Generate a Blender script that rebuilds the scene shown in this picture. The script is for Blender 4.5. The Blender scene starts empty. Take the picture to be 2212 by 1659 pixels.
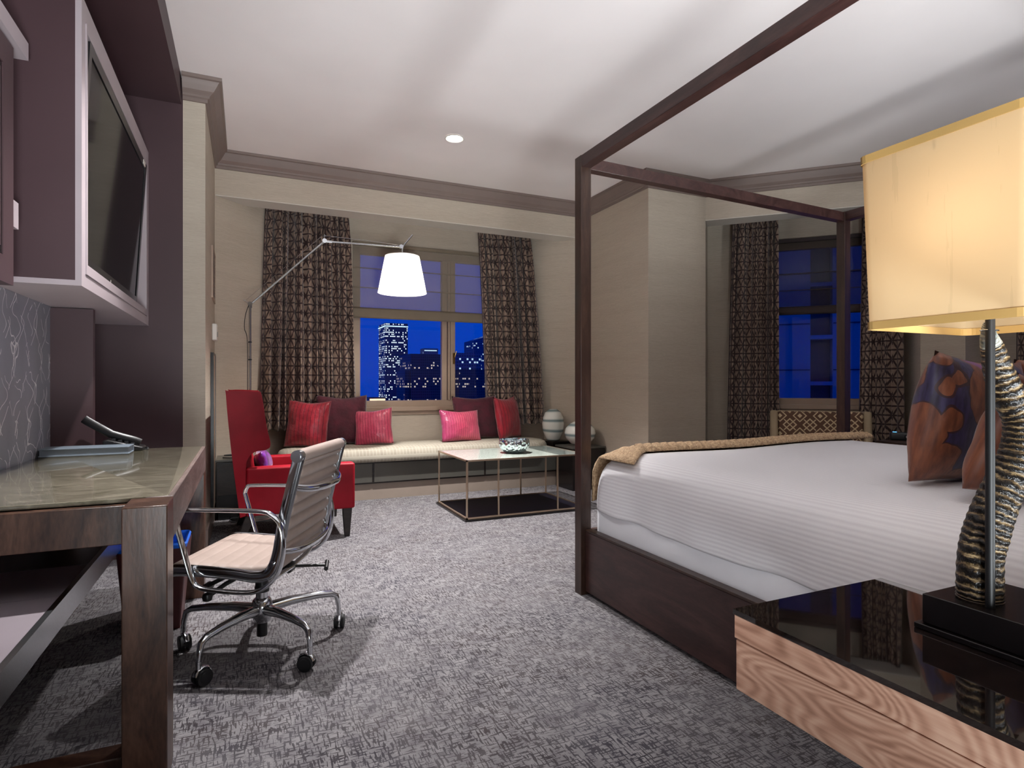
import bpy, math, random
from mathutils import Vector, Matrix, noise
random.seed(7)
SC = bpy.context.scene
COL = SC.collection
PI = math.pi
R = math.radians

# ------------------------------------------------------------------ materials
def srgb(r, g, b):
    f = lambda c: (c/255/12.92) if c/255 <= .04045 else ((c/255+.055)/1.055)**2.4
    return (f(r), f(g), f(b), 1)

class NT:
    def __init__(s, name):
        s.m = bpy.data.materials.new(name); s.m.use_nodes = True
        s.t = s.m.node_tree; s.n = s.t.nodes; s.l = s.t.links
        s.b = s.n['Principled BSDF']; s.out = s.n['Material Output']
        s.tc = s.n.new('ShaderNodeTexCoord')
    def add(s, typ, **kw):
        x = s.n.new('ShaderNode'+typ)
        for k, v in kw.items(): setattr(x, k, v)
        return x
    def put(s, sock, v):
        if isinstance(v, bpy.types.NodeSocket): s.l.new(v, sock)
        else: sock.default_value = v
    def math(s, op, a, b=0.0, c=None):
        x = s.add('Math', operation=op); s.put(x.inputs[0], a); s.put(x.inputs[1], b)
        if c is not None: s.put(x.inputs[2], c)
        return x.outputs[0]
    def vec(s, scale=(1,1,1), src='Object', rot=(0,0,0), loc=(0,0,0)):
        x = s.add('Mapping'); s.l.new(s.tc.outputs[src], x.inputs[0])
        x.inputs['Scale'].default_value = scale; x.inputs['Rotation'].default_value = rot
        x.inputs['Location'].default_value = loc
        return x.outputs[0]
    def noise(s, vec, scale=1, detail=3, rough=.5, dist=0.0):
        x = s.add('TexNoise'); s.l.new(vec, x.inputs['Vector'])
        x.inputs['Scale'].default_value = scale; x.inputs['Detail'].default_value = detail
        x.inputs['Roughness'].default_value = rough; x.inputs['Distortion'].default_value = dist
        return x.outputs['Fac']
    def ramp(s, fac, stops):
        x = s.add('ValToRGB'); s.l.new(fac, x.inputs[0]); e = x.color_ramp.elements
        while len(e) < len(stops): e.new(.5)
        for i, (p, c) in enumerate(stops):
            e[i].position = p; e[i].color = c if len(c) == 4 else (*c, 1)
        return x.outputs['Color']
    def mix(s, fac, a, b, blend='MIX'):
        x = s.add('Mix', data_type='RGBA', blend_type=blend)
        s.put(x.inputs[0], fac); s.put(x.inputs[6], a); s.put(x.inputs[7], b)
        return x.outputs[2]
    def bump(s, h, strength=.3, dist=.01):
        x = s.add('Bump'); x.inputs['Strength'].default_value = strength
        x.inputs['Distance'].default_value = dist; s.put(x.inputs['Height'], h)
        s.l.new(x.outputs[0], s.b.inputs['Normal']); return x
    def set(s, **kw):
        for k, v in kw.items(): s.put(s.b.inputs[k.replace('_', ' ')], v)
        return s.m

M = {}
def simple(name, col, rough=.5, metal=0., var=.12, scale=6, bump=0., bscale=60, **kw):
    t = NT(name)
    n = t.noise(t.vec(), scale, 4)
    c2 = tuple(max(0, x*(1-var)) for x in col[:3])+(1,)
    c3 = tuple(min(1, x*(1+var)) for x in col[:3])+(1,)
    t.set(Base_Color=t.ramp(n, [(.3, c2), (.7, c3)]), Roughness=rough, Metallic=metal, **kw)
    if bump: t.bump(t.noise(t.vec(), bscale, 3), bump, .004)
    M[name] = t.m
    return t.m

def make_materials():
    # grasscloth wallpaper
    t = NT('grasscloth')
    n1 = t.noise(t.vec((7, 7, 330)), 1, 4, .7); n2 = t.noise(t.vec((30, 30, 600)), 1, 3, .6)
    n3 = t.noise(t.vec((.8, .8, 14)), 1, 2)
    f = t.math('ADD', t.math('MULTIPLY', n1, .5), t.math('ADD', t.math('MULTIPLY', n2, .35), t.math('MULTIPLY', n3, .15)))
    t.set(Base_Color=t.ramp(f, [(.33, srgb(170, 157, 141)), (.5, srgb(188, 175, 158)), (.68, srgb(203, 191, 174))]), Roughness=.75)
    t.bump(f, .25, .003); M['grasscloth'] = t.m
    simple('ceiling_paint', srgb(236, 227, 224), .8, var=.03, scale=1.5)
    simple('crown_paint', srgb(124, 108, 101), .45, var=.05)
    simple('taupe_trim', srgb(168, 146, 128), .45, var=.05)
    simple('plum_paint', srgb(72, 51, 55), .5, var=.06, scale=3, bump=.05)
    simple('plum_lilac', srgb(178, 165, 169), .38, var=.05, scale=3)
    simple('grey_lacquer', srgb(150, 140, 146), .35, var=.04)
    simple('soffit_white', srgb(205, 198, 188), .7, var=.03)
    # carpet
    t = NT('carpet')
    a = t.noise(t.vec((150, 22, 1)), 1, 2, .5); b = t.noise(t.vec((22, 150, 1), loc=(3, 7, 0)), 1, 2, .5)
    big = t.noise(t.vec((1, 1, 1)), 3.2, 3, .6); sel = t.noise(t.vec(), 26, 2)
    la = t.math('GREATER_THAN', a, .55); lb = t.math('GREATER_THAN', b, .56)
    line = t.math('MAXIMUM', la, lb)
    fine = t.noise(t.vec(), 420, 2)
    base = t.ramp(t.noise(t.vec(), 14, 3), [(.3, srgb(102, 98, 102)), (.7, srgb(134, 131, 132))])
    dark = t.ramp(t.noise(t.vec(), 2.3, 3, .6), [(.32, srgb(24, 21, 36)), (.5, srgb(32, 24, 30)), (.66, srgb(40, 25, 24))])
    amt = t.math('MULTIPLY', line, t.math('ADD', t.math('MULTIPLY', big, 1.25), .14))
    c = t.mix(amt, base, dark); c = t.mix(t.math('MULTIPLY', fine, .4), c, srgb(70, 66, 69))
    t.set(Base_Color=c, Roughness=.95)
    t.bump(t.math('SUBTRACT', fine, t.math('MULTIPLY', line, .5)), .6, .004); M['carpet'] = t.m
    # woods
    def wood(name, c1, c2, c3, rough, scale=(1, 1, 1), dist=3.0, ws=1.4):
        t = NT(name); v = t.vec(scale)
        w = t.noise(v, ws, 5, .62, dist)
        g = t.noise(t.vec((scale[0]*26, scale[1]*26, scale[2]*26)), 1, 3)
        f = t.math('ADD', t.math('MULTIPLY', w, .75), t.math('MULTIPLY', g, .25))
        t.set(Base_Color=t.ramp(f, [(.34, c1), (.5, c2), (.66, c3)]), Roughness=rough)
        t.bump(g, .08, .002); M[name] = t.m
    wood('desk_wood', srgb(44, 27, 20), srgb(74, 50, 38), srgb(98, 70, 55), .32, (6, 6, 1.3))
    wood('desk_beam_wood', srgb(66, 52, 48), srgb(96, 80, 75), srgb(126, 108, 102), .5, (6, 1.2, 6))
    wood('bed_wood', srgb(36, 22, 17), srgb(52, 34, 26), srgb(70, 49, 39), .38, (9, 9, 1.2), 1.5)
    wood('bed_panel_wood', srgb(40, 22, 20), srgb(56, 34, 31), srgb(70, 46, 42), .35, (5, 1, 5))
    wood('dark_wood', srgb(22, 16, 14), srgb(34, 26, 23), srgb(50, 40, 36), .3, (2, 2, 6))
    # figured walnut : rings
    t = NT('walnut')
    n = t.noise(t.vec((1, 1.7, 5.0), loc=(.3, 1.1, .2)), 1.5, 1.6, .35, .6)
    w = t.math('MULTIPLY_ADD', t.math('SINE', t.math('MULTIPLY', n, 120)), .5, .5)
    g = t.noise(t.vec((40, 5, 120)), 1, 4, .6); g2 = t.noise(t.vec((3, 2, 14)), 1, 3)
    f = t.math('ADD', t.math('MULTIPLY', w, .20), t.math('ADD', t.math('MULTIPLY', g, .45), t.math('MULTIPLY', g2, .35)))
    t.set(Base_Color=t.ramp(f, [(.28, srgb(142, 100, 80)), (.5, srgb(184, 140, 117)), (.72, srgb(208, 168, 144))]), Roughness=.4)
    M['walnut'] = t.m
    # desk stone under glass
    t = NT('desk_glass_top')
    n = t.noise(t.vec((14, 40, 14)), 1, 5, .65, .6)
    t.set(Base_Color=t.ramp(n, [(.3, srgb(88, 84, 69)), (.55, srgb(120, 114, 98)), (.75, srgb(156, 149, 130))]), Roughness=.09,
          Coat_Weight=.6, Coat_Roughness=.04); M['desk_glass_top'] = t.m
    t = NT('black_glass'); n = t.noise(t.vec((3, 12, 3)), 2, 4)
    t.set(Base_Color=t.ramp(n, [(.3, srgb(14, 10, 9)), (.7, srgb(38, 28, 24))]), Roughness=.04, Coat_Weight=1., Coat_Roughness=.02)
    M['black_glass'] = t.m
    simple('screen_black', (.004, .004, .005, 1), .08, var=.1, IOR=1.13, Specular_IOR_Level=.5)
    simple('screen_bezel', (.01, .01, .011, 1), .25, var=.1)
    simple('black_plastic', srgb(24, 23, 24), .35, var=.1)
    simple('matte_black_metal', srgb(14, 13, 14), .5, var=.1)
    simple('black_lacquer', srgb(22, 17, 17), .25, var=.15)
    simple('rubber', srgb(30, 30, 32), .6, var=.1)
    simple('chrome', srgb(215, 218, 222), .12, 1., var=.04)
    simple('brushed_aluminium', srgb(200, 203, 207), .25, 1., var=.05)
    simple('table_metal', srgb(205, 182, 158), .3, .85, var=.05)
    simple('white_plastic', srgb(226, 222, 214), .4, var=.03)
    simple('brass_knob', srgb(150, 120, 70), .3, 1., var=.1)
    simple('grey_plate', srgb(150, 148, 142), .5, var=.05)
    # red leather
    t = NT('red_leather'); n = t.noise(t.vec(), 4, 4)
    t.set(Base_Color=t.ramp(n, [(.3, srgb(124, 12, 26)), (.7, srgb(152, 20, 36))]), Roughness=.5, Specular_IOR_Level=.2)
    t.bump(t.noise(t.vec(), 180, 3), .12, .002); M['red_leather'] = t.m
    simple('dark_red_leather', srgb(72, 18, 20), .45, var=.15)
    simple('office_leather', srgb(152, 135, 126), .5, var=.05, scale=20, bump=.1, bscale=300)
    simple('liner_blue', srgb(20, 110, 235), .45, var=.1)
    # linens
    simple('white_sheet', srgb(236, 236, 240), .8, var=.02, bump=.15, bscale=8)
    t = NT('ribbed_coverlet')
    wz = t.add('TexWave', wave_type='BANDS', bands_direction='Z'); t.l.new(t.vec((1, 1, 1)), wz.inputs['Vector'])
    wz.inputs['Scale'].default_value = 19; wz.inputs['Distortion'].default_value = .35; wz.inputs['Detail'].default_value = 1
    wx = t.add('TexWave', wave_type='BANDS', bands_direction='X'); t.l.new(t.vec((1, 1, 1)), wx.inputs['Vector'])
    wx.inputs['Scale'].default_value = 19; wx.inputs['Distortion'].default_value = .35
    geo = t.add('NewGeometry'); sep = t.add('SeparateXYZ'); t.l.new(geo.outputs['Normal'], sep.inputs[0])
    up = t.math('GREATER_THAN', sep.outputs[2], .72)
    h = t.add('Mix', data_type='FLOAT'); t.put(h.inputs[0], up); t.put(h.inputs[2], wz.outputs['Fac']); t.put(h.inputs[3], wx.outputs['Fac'])
    t.set(Base_Color=t.mix(h.outputs[0], srgb(222, 219, 222), srgb(232, 230, 232)), Roughness=.85)
    t.bump(t.math('ADD', h.outputs[0], t.math('MULTIPLY', t.noise(t.vec(), 7, 2), 2.0)), .11, .005); M['ribbed_coverlet'] = t.m
    t = NT('knit_throw'); n = t.noise(t.vec(), 90, 3)
    t.set(Base_Color=t.ramp(n, [(.3, srgb(160, 128, 98)), (.7, srgb(214, 184, 146))]), Roughness=.9); t.bump(n, .6, .01); M['knit_throw'] = t.m
    # woven bench fabric
    t = NT('woven_cushion')
    ck = t.add('TexBrick'); t.l.new(t.vec((1, 1, 1)), ck.inputs['Vector']); ck.inputs['Scale'].default_value = 16
    ck.inputs['Color1'].default_value = srgb(146, 138, 124); ck.inputs['Color2'].default_value = srgb(156, 148, 133)
    ck.inputs['Mortar'].default_value = srgb(172, 165, 150); ck.inputs['Mortar Size'].default_value = .04; ck.offset = 0
    ck.inputs['Brick Width'].default_value = .5; ck.inputs['Row Height'].default_value = .5
    t.set(Base_Color=ck.outputs[0], Roughness=.85); t.bump(ck.outputs['Fac'], .3, .004); M['woven_cushion'] = t.m
    # pillow silks
    def silk(name, c1, c2, stripe, axis, sc=11, rough=.38, grad=None, sheen=.3):
        t = NT(name)
        w = t.add('TexWave', wave_type='BANDS', bands_direction=axis); t.l.new(t.vec(), w.inputs['Vector'])
        w.inputs['Scale'].default_value = sc; w.inputs['Distortion'].default_value = 1.2; w.inputs['Detail'].default_value = 2
        w.inputs['Detail Scale'].default_value = 2
        m = t.math('MULTIPLY', t.math('GREATER_THAN', w.outputs['Fac'], .9), .7)
        n = t.noise(t.vec(), 9, 3)
        c = t.ramp(n, [(.35, c1), (.65, c2)])
        if grad:
            sx = t.add('SeparateXYZ'); t.l.new(t.tc.outputs['Object'], sx.inputs[0])
            g = t.math('ADD', t.math('MULTIPLY', sx.outputs[0], grad[1]), t.math('MULTIPLY', sx.outputs[1], grad[2]))
            gc = t.add('Clamp'); t.put(gc.inputs[0], t.math('ADD', g, grad[3])); c = t.mix(gc.outputs[0], c, grad[0])
        t.set(Base_Color=t.mix(m, c, stripe), Roughness=rough, Sheen_Weight=sheen)
        t.bump(t.noise(t.vec(), 16, 3), .5, .02); M[name] = t.m
    silk('crimson_silk', srgb(140, 20, 40), srgb(168, 34, 50), srgb(84, 10, 30), 'X', 9, rough=.35)
    silk('burgundy_velvet', srgb(62, 6, 24), srgb(84, 12, 36), srgb(70, 8, 30), 'Y', 4, rough=.8, sheen=.25)
    silk('pink_silk', srgb(196, 66, 96), srgb(214, 94, 116), srgb(140, 28, 66), 'X', 12, rough=.3, grad=(srgb(120, 34, 120), .0, 4.2, .0))
    silk('pink_silk_left_violet', srgb(196, 66, 96), srgb(214, 94, 116), srgb(140, 28, 66), 'X', 12, rough=.3, grad=(srgb(132, 30, 100), -2.4, 2.2, .1))
    silk('violet_satin', srgb(84, 30, 110), srgb(120, 40, 150), srgb(60, 10, 70), 'Y', 5, rough=.25)
    # leaf satin of the bed cushions
    t = NT('leaf_satin')
    nz = t.add('TexNoise'); t.l.new(t.vec(), nz.inputs['Vector']); nz.inputs['Scale'].default_value = 7
    mv = t.add('VectorMath', operation='MULTIPLY_ADD'); t.l.new(nz.outputs['Color'], mv.inputs[0]); mv.inputs[1].default_value = (.06, .06, .06)
    t.l.new(t.vec((1, .3, .8)), mv.inputs[2])
    v = t.add('TexVoronoi', feature='F1'); t.l.new(mv.outputs[0], v.inputs['Vector']); v.inputs['Scale'].default_value = 8.0; v.inputs['Randomness'].default_value = .8
    sx = t.add('SeparateColor'); t.l.new(v.outputs['Color'], sx.inputs[0])
    n = t.noise(t.vec((60, 60, 14)), 1, 4)
    org = t.ramp(n, [(.3, srgb(98, 54, 40)), (.7, srgb(142, 84, 56))])
    nav = t.ramp(n, [(.3, srgb(36, 28, 50)), (.7, srgb(62, 54, 96))])
    c = t.mix(t.math('LESS_THAN', v.outputs['Distance'], .64), nav, org)
    c = t.mix(t.math('MULTIPLY', t.math('GREATER_THAN', sx.outputs[0], .78), t.math('LESS_THAN', v.outputs['Distance'], .40)), c, srgb(128, 70, 128))
    c = t.mix(t.math('LESS_THAN', t.math('ABSOLUTE', t.math('SUBTRACT', v.outputs['Distance'], .64)), .012), c, srgb(60, 34, 40))
    t.set(Base_Color=c, Roughness=.42, Sheen_Weight=.15); t.bump(t.noise(t.vec(), 10, 4), .3, .01); M['leaf_satin'] = t.m
    # curtain : star lattice on taupe, UV mapped in metres
    t = NT('star_curtain')
    sx = t.add('SeparateXYZ'); t.l.new(t.tc.outputs['UV'], sx.inputs[0]); u, vv = sx.outputs[0], sx.outputs[1]
    lines = None; P = .085
    for ang in (90, 30, 150):
        d = t.math('ADD', t.math('MULTIPLY', u, math.cos(R(ang))), t.math('MULTIPLY', vv, math.sin(R(ang))))
        pp = t.math('PINGPONG', d, P/2); k = t.math('LESS_THAN', pp, .0075)
        lines = k if lines is None else t.math('MAXIMUM', lines, k)
    d = t.math('PINGPONG', u, P/math.sqrt(3)); lines = t.math('MAXIMUM', lines, t.math('LESS_THAN', d, .0055))
    n = t.noise(t.vec(), 30, 3)
    bg = t.ramp(n, [(.3, srgb(130, 108, 94)), (.7, srgb(164, 142, 124))])
    t.set(Base_Color=t.mix(lines, bg, srgb(54, 32, 31)), Roughness=.6, Sheen_Weight=.3); M['star_curtain'] = t.m
    # lattice chair
    t = NT('lattice_fabric')
    sx = t.add('SeparateXYZ'); t.l.new(t.tc.outputs['Object'], sx.inputs[0]); u, vv = sx.outputs[1], sx.outputs[2]
    a = t.math('PINGPONG', u, .08); b = t.math('PINGPONG', vv, .08)
    s1 = t.math('ADD', a, b)
    l1 = t.math('LESS_THAN', t.math('ABSOLUTE', t.math('SUBTRACT', s1, .108)), .007)
    l2 = t.math('LESS_THAN', t.math('ABSOLUTE', t.math('SUBTRACT', s1, .052)), .006)
    l3 = t.math('LESS_THAN', s1, .020)
    l4 = t.math('MULTIPLY', t.math('LESS_THAN', t.math('ABSOLUTE', t.math('SUBTRACT', a, b)), .006), t.math('GREATER_THAN', s1, .066))
    L = t.math('MAXIMUM', t.math('MAXIMUM', l1, l2), t.math('MAXIMUM', l3, l4))
    t.set(Base_Color=t.mix(L, srgb(98, 68, 52), srgb(206, 184, 148)), Roughness=.8); M['lattice_fabric'] = t.m
    simple('chair_linen', srgb(168, 150, 122), .85, var=.06, bump=.1, bscale=300)
    # silver wallpaper with stems
    t = NT('stem_wallpaper')
    sx = t.add('SeparateXYZ'); t.l.new(t.tc.outputs['Object'], sx.inputs[0])
    nz = t.math('MULTIPLY', t.noise(t.vec(), 6, 2), .9)
    uu = t.math('ADD', t.math('MULTIPLY', sx.outputs[1], 6.5), nz)
    sw = t.math('MULTIPLY', t.math('SINE', t.math('ADD', t.math('MULTIPLY', sx.outputs[2], 21), t.math('MULTIPLY', nz, 4))), .33)
    sw2 = t.math('MULTIPLY', t.math('SINE', t.math('MULTIPLY', sx.outputs[2], 47)), .16)
    k = None
    for expr in (t.math('ADD', uu, sw), t.math('SUBTRACT', t.math('ADD', uu, .5), sw), t.math('ADD', t.math('ADD', uu, .25), t.math('ADD', sw2, t.math('MULTIPLY', sw, .5)))):
        q_ = t.math('LESS_THAN', t.math('PINGPONG', expr, .5), .016); k = q_ if k is None else t.math('MAXIMUM', k, q_)
    k = t.math('MULTIPLY', k, t.math('GREATER_THAN', t.noise(t.vec((1, 9, 9)), 1.4, 1), .42))
    bg = t.ramp(t.noise(t.vec((1, 1, .3)), 3, 3), [(.3, srgb(142, 142, 152)), (.7, srgb(166, 166, 176))])
    t.set(Base_Color=t.mix(k, bg, srgb(236, 234, 236)), Roughness=.42, Metallic=.25); M['stem_wallpaper'] = t.m
    # striped glass vase
    t = NT('striped_glass')
    w = t.add('TexWave', wave_type='BANDS', bands_direction='Z'); t.l.new(t.vec(), w.inputs['Vector'])
    w.inputs['Scale'].default_value = 2.9; w.inputs['Distortion'].default_value = 1.4; w.inputs['Detail'].default_value = 1; w.inputs['Detail Scale'].default_value = .6
    t.set(Base_Color=t.ramp(w.outputs['Fac'], [(.0, srgb(120, 140, 142)), (.18, srgb(198, 205, 200)), (.4, srgb(228, 230, 222))]), Roughness=.25, Coat_Weight=.5)
    M['striped_glass'] = t.m
    # hammered silver
    t = NT('hammered_silver'); v = t.add('TexVoronoi'); t.l.new(t.vec(), v.inputs['Vector']); v.inputs['Scale'].default_value = 38
    t.set(Base_Color=srgb(205, 215, 218), Metallic=1., Roughness=.18); t.bump(v.outputs['Distance'], .8, .012); M['hammered_silver'] = t.m
    # seeded glass table top
    t = NT('seeded_glass'); v = t.add('TexVoronoi'); t.l.new(t.vec(), v.inputs['Vector']); v.inputs['Scale'].default_value = 130
    c = t.ramp(v.outputs['Distance'], [(.15, srgb(74, 84, 80)), (.55, srgb(176, 184, 174))])
    t.set(Base_Color=c, Roughness=.15, Coat_Weight=.3, Coat_Roughness=.05); t.bump(v.outputs['Distance'], .15, .003); M['seeded_glass'] = t.m
    # horn
    t = NT('banded_horn'); sx = t.add('SeparateXYZ'); t.l.new(t.tc.outputs['UV'], sx.inputs[0])
    n = t.noise(t.vec((1, 1, 1)), 38, 4, .7); n2 = t.noise(t.vec((26, 26, 300)), 1, 4, .7)
    ph = t.math('ADD', t.math('MULTIPLY', sx.outputs[1], 2*PI*44), t.math('MULTIPLY', n, 9))
    s = t.math('ADD', t.math('MULTIPLY', t.math('SINE', ph), .26), n2)
    band = t.ramp(s, [(.40, srgb(14, 10, 8)), (.56, srgb(40, 30, 20)), (.72, srgb(100, 80, 54)), (.92, srgb(176, 154, 116))])
    tip = t.math('GREATER_THAN', t.math('ADD', sx.outputs[1], t.math('MULTIPLY', n, .05)), .845)
    tipc = t.ramp(t.noise(t.vec((60, 60, 12)), 1, 3), [(.3, srgb(86, 92, 88)), (.6, srgb(196, 196, 186))])
    t.set(Base_Color=t.mix(tip, band, tipc), Roughness=.4); t.bump(t.math('SINE', ph), .4, .004); M['banded_horn'] = t.m
    # lamp shades: cloth that lets the bulb's light through
    def shade(name, col, tcol, tfac):
        t = NT(name); n = t.noise(t.vec((55, 55, 3)), 1, 4, .6)
        c = t.mix(t.math('MULTIPLY', t.math('GREATER_THAN', n, .66), .22), col, tuple(x*.7 for x in col[:3])+(1,))
        d = t.add('BsdfDiffuse'); tr = t.add('BsdfTranslucent'); mx = t.add('MixShader')
        t.put(d.inputs[0], c); t.put(tr.inputs[0], t.mix(.0, c, tcol)); mx.inputs[0].default_value = tfac
        t.l.new(d.outputs[0], mx.inputs[1]); t.l.new(tr.outputs[0], mx.inputs[2]); t.l.new(mx.outputs[0], t.out.inputs[0]); M[name] = t.m
    shade('cream_silk_shade', srgb(206, 180, 142), srgb(232, 204, 164), .5)
    shade('white_parchment_shade', srgb(205, 201, 193), srgb(205, 201, 193), .35)
    simple('gold_braid', srgb(172, 136, 78), .7, var=.12)
    simple('white_lining', srgb(240, 236, 228), .8, var=.02)
    # sheer blind
    t = NT('sheer_blind'); tr = t.add('BsdfTransparent'); tr.inputs[0].default_value = (1, 1, 1, 1); mx = t.add('MixShader')
    w = t.noise(t.vec((900, 900, 900)), 1, 1); t.set(Base_Color=t.ramp(w, [(.3, srgb(148, 136, 122)), (.7, srgb(170, 158, 142))]), Roughness=.9)
    mx.inputs[0].default_value = .42; t.l.new(tr.outputs[0], mx.inputs[1]); t.l.new(t.b.outputs[0], mx.inputs[2]); t.l.new(mx.outputs[0], t.out.inputs[0]); M['sheer_blind'] = t.m
    t = NT('dim_sheer_blind'); tr = t.add('BsdfTransparent'); mx = t.add('MixShader'); t.set(Base_Color=t.ramp(t.noise(t.vec((900, 900, 900)), 1, 1), [(.3, srgb(70, 64, 62)), (.7, srgb(88, 80, 76))]), Roughness=.9)  # darker copy of the sheer blind; bay two's weaker light is in its colours
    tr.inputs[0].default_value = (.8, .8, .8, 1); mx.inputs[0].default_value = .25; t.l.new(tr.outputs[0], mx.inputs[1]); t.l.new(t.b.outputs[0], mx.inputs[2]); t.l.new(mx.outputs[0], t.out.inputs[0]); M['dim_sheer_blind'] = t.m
    simple('dim_blind_hem', srgb(62, 52, 52), .85, var=.05)  # hem copy darkened in colour for the weaker light in bay two
    simple('blind_hem', srgb(122, 110, 94), .85, var=.05)
    # window glass: clear with mirror sheen
    t = NT('window_glass'); tr = t.add('BsdfTransparent'); gl = t.add('BsdfGlossy'); gl.inputs['Roughness'].default_value = .01
    fr = t.add('Fresnel'); fr.inputs[0].default_value = 1.5; mx = t.add('MixShader')
    t.l.new(fr.outputs[0], mx.inputs[0]); t.l.new(tr.outputs[0], mx.inputs[1]); t.l.new(gl.outputs[0], mx.inputs[2]); t.l.new(mx.outputs[0], t.out.inputs[0])
    t.noise(t.vec(), 2); M['window_glass'] = t.m
    # bulbs
    for nm, c, s in (('bulb_warm', (1, .84, .68, 1), 19), ('downlight_glow', (1, .96, .9, 1), 14), ('crown_neon', (.6, .85, 1, 1), 1.2), ('warm_lit_storey', (1, .72, .45, 1), 1.6), ('blue_display', (.1, .4, 1, 1), 3.0), ('tiny_white_led', (1, 1, 1, 1), .9)):
        t = NT(nm); e = t.add('Emission'); e.inputs[0].default_value = c; e.inputs[1].default_value = s; t.l.new(e.outputs[0], t.out.inputs[0]); M[nm] = t.m
    # night facades : grid of windows, some lit
    def facade(name, col, cell, thr, seed, lit=(.8, .95, 1), st=1.3, zcut=None):
        t = NT(name); sx = t.add('SeparateXYZ'); t.l.new(t.tc.outputs['Object'], sx.inputs[0])
        hx = t.math('ADD', sx.outputs[0], sx.outputs[1])
        cu = t.math('MULTIPLY', hx, 1/cell[0]); cv = t.math('MULTIPLY', sx.outputs[2], 1/cell[1])
        cx = t.add('CombineXYZ'); t.put(cx.inputs[0], t.math('FLOOR', cu)); t.put(cx.inputs[1], t.math('FLOOR', cv)); t.put(cx.inputs[2], seed)
        wn = t.add('TexWhiteNoise', noise_dimensions='3D'); t.l.new(cx.outputs[0], wn.inputs[0])
        row = t.add('CombineXYZ'); t.put(row.inputs[0], seed+3.); t.put(row.inputs[1], t.math('FLOOR', t.math('MULTIPLY', cv, 1.0)))
        rn = t.add('TexWhiteNoise', noise_dimensions='3D'); t.l.new(row.outputs[0], rn.inputs[0])
        bl = t.noise(t.vec((.05, .05, .05), loc=(seed, 0, 0)), 1, 2)
        val = t.math('ADD', t.math('ADD', t.math('MULTIPLY', wn.outputs[0], .55), t.math('MULTIPLY', rn.outputs[0], .3)), t.math('MULTIPLY', bl, .4))
        on = t.math('GREATER_THAN', val, thr)
        fu = t.math('FRACT', cu); fv = t.math('FRACT', cv)
        msk = t.math('MULTIPLY', t.math('GREATER_THAN', fu, .22), t.math('MULTIPLY', t.math('GREATER_THAN', fv, .45), t.math('LESS_THAN', fu, .9)))
        pane = t.mix(msk, col, tuple(x*.45 for x in col[:3])+(1,))
        t.set(Base_Color=pane, Roughness=.5, Emission_Color=(*lit, 1), Emission_Strength=t.math('MULTIPLY', t.math('MULTIPLY', on, msk), st)); M[name] = t.m
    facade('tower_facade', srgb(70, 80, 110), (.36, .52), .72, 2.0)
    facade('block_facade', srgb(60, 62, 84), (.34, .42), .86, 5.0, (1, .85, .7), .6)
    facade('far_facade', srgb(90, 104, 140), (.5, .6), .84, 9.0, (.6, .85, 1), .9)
    simple('blue_dusk_wall', srgb(112, 124, 136), .7, var=.05, scale=.5)
    simple('night_recess', srgb(34, 36, 60), .4, var=.1)
    simple('city_ground', srgb(40, 42, 52), .9, var=.2)
make_materials()

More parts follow.
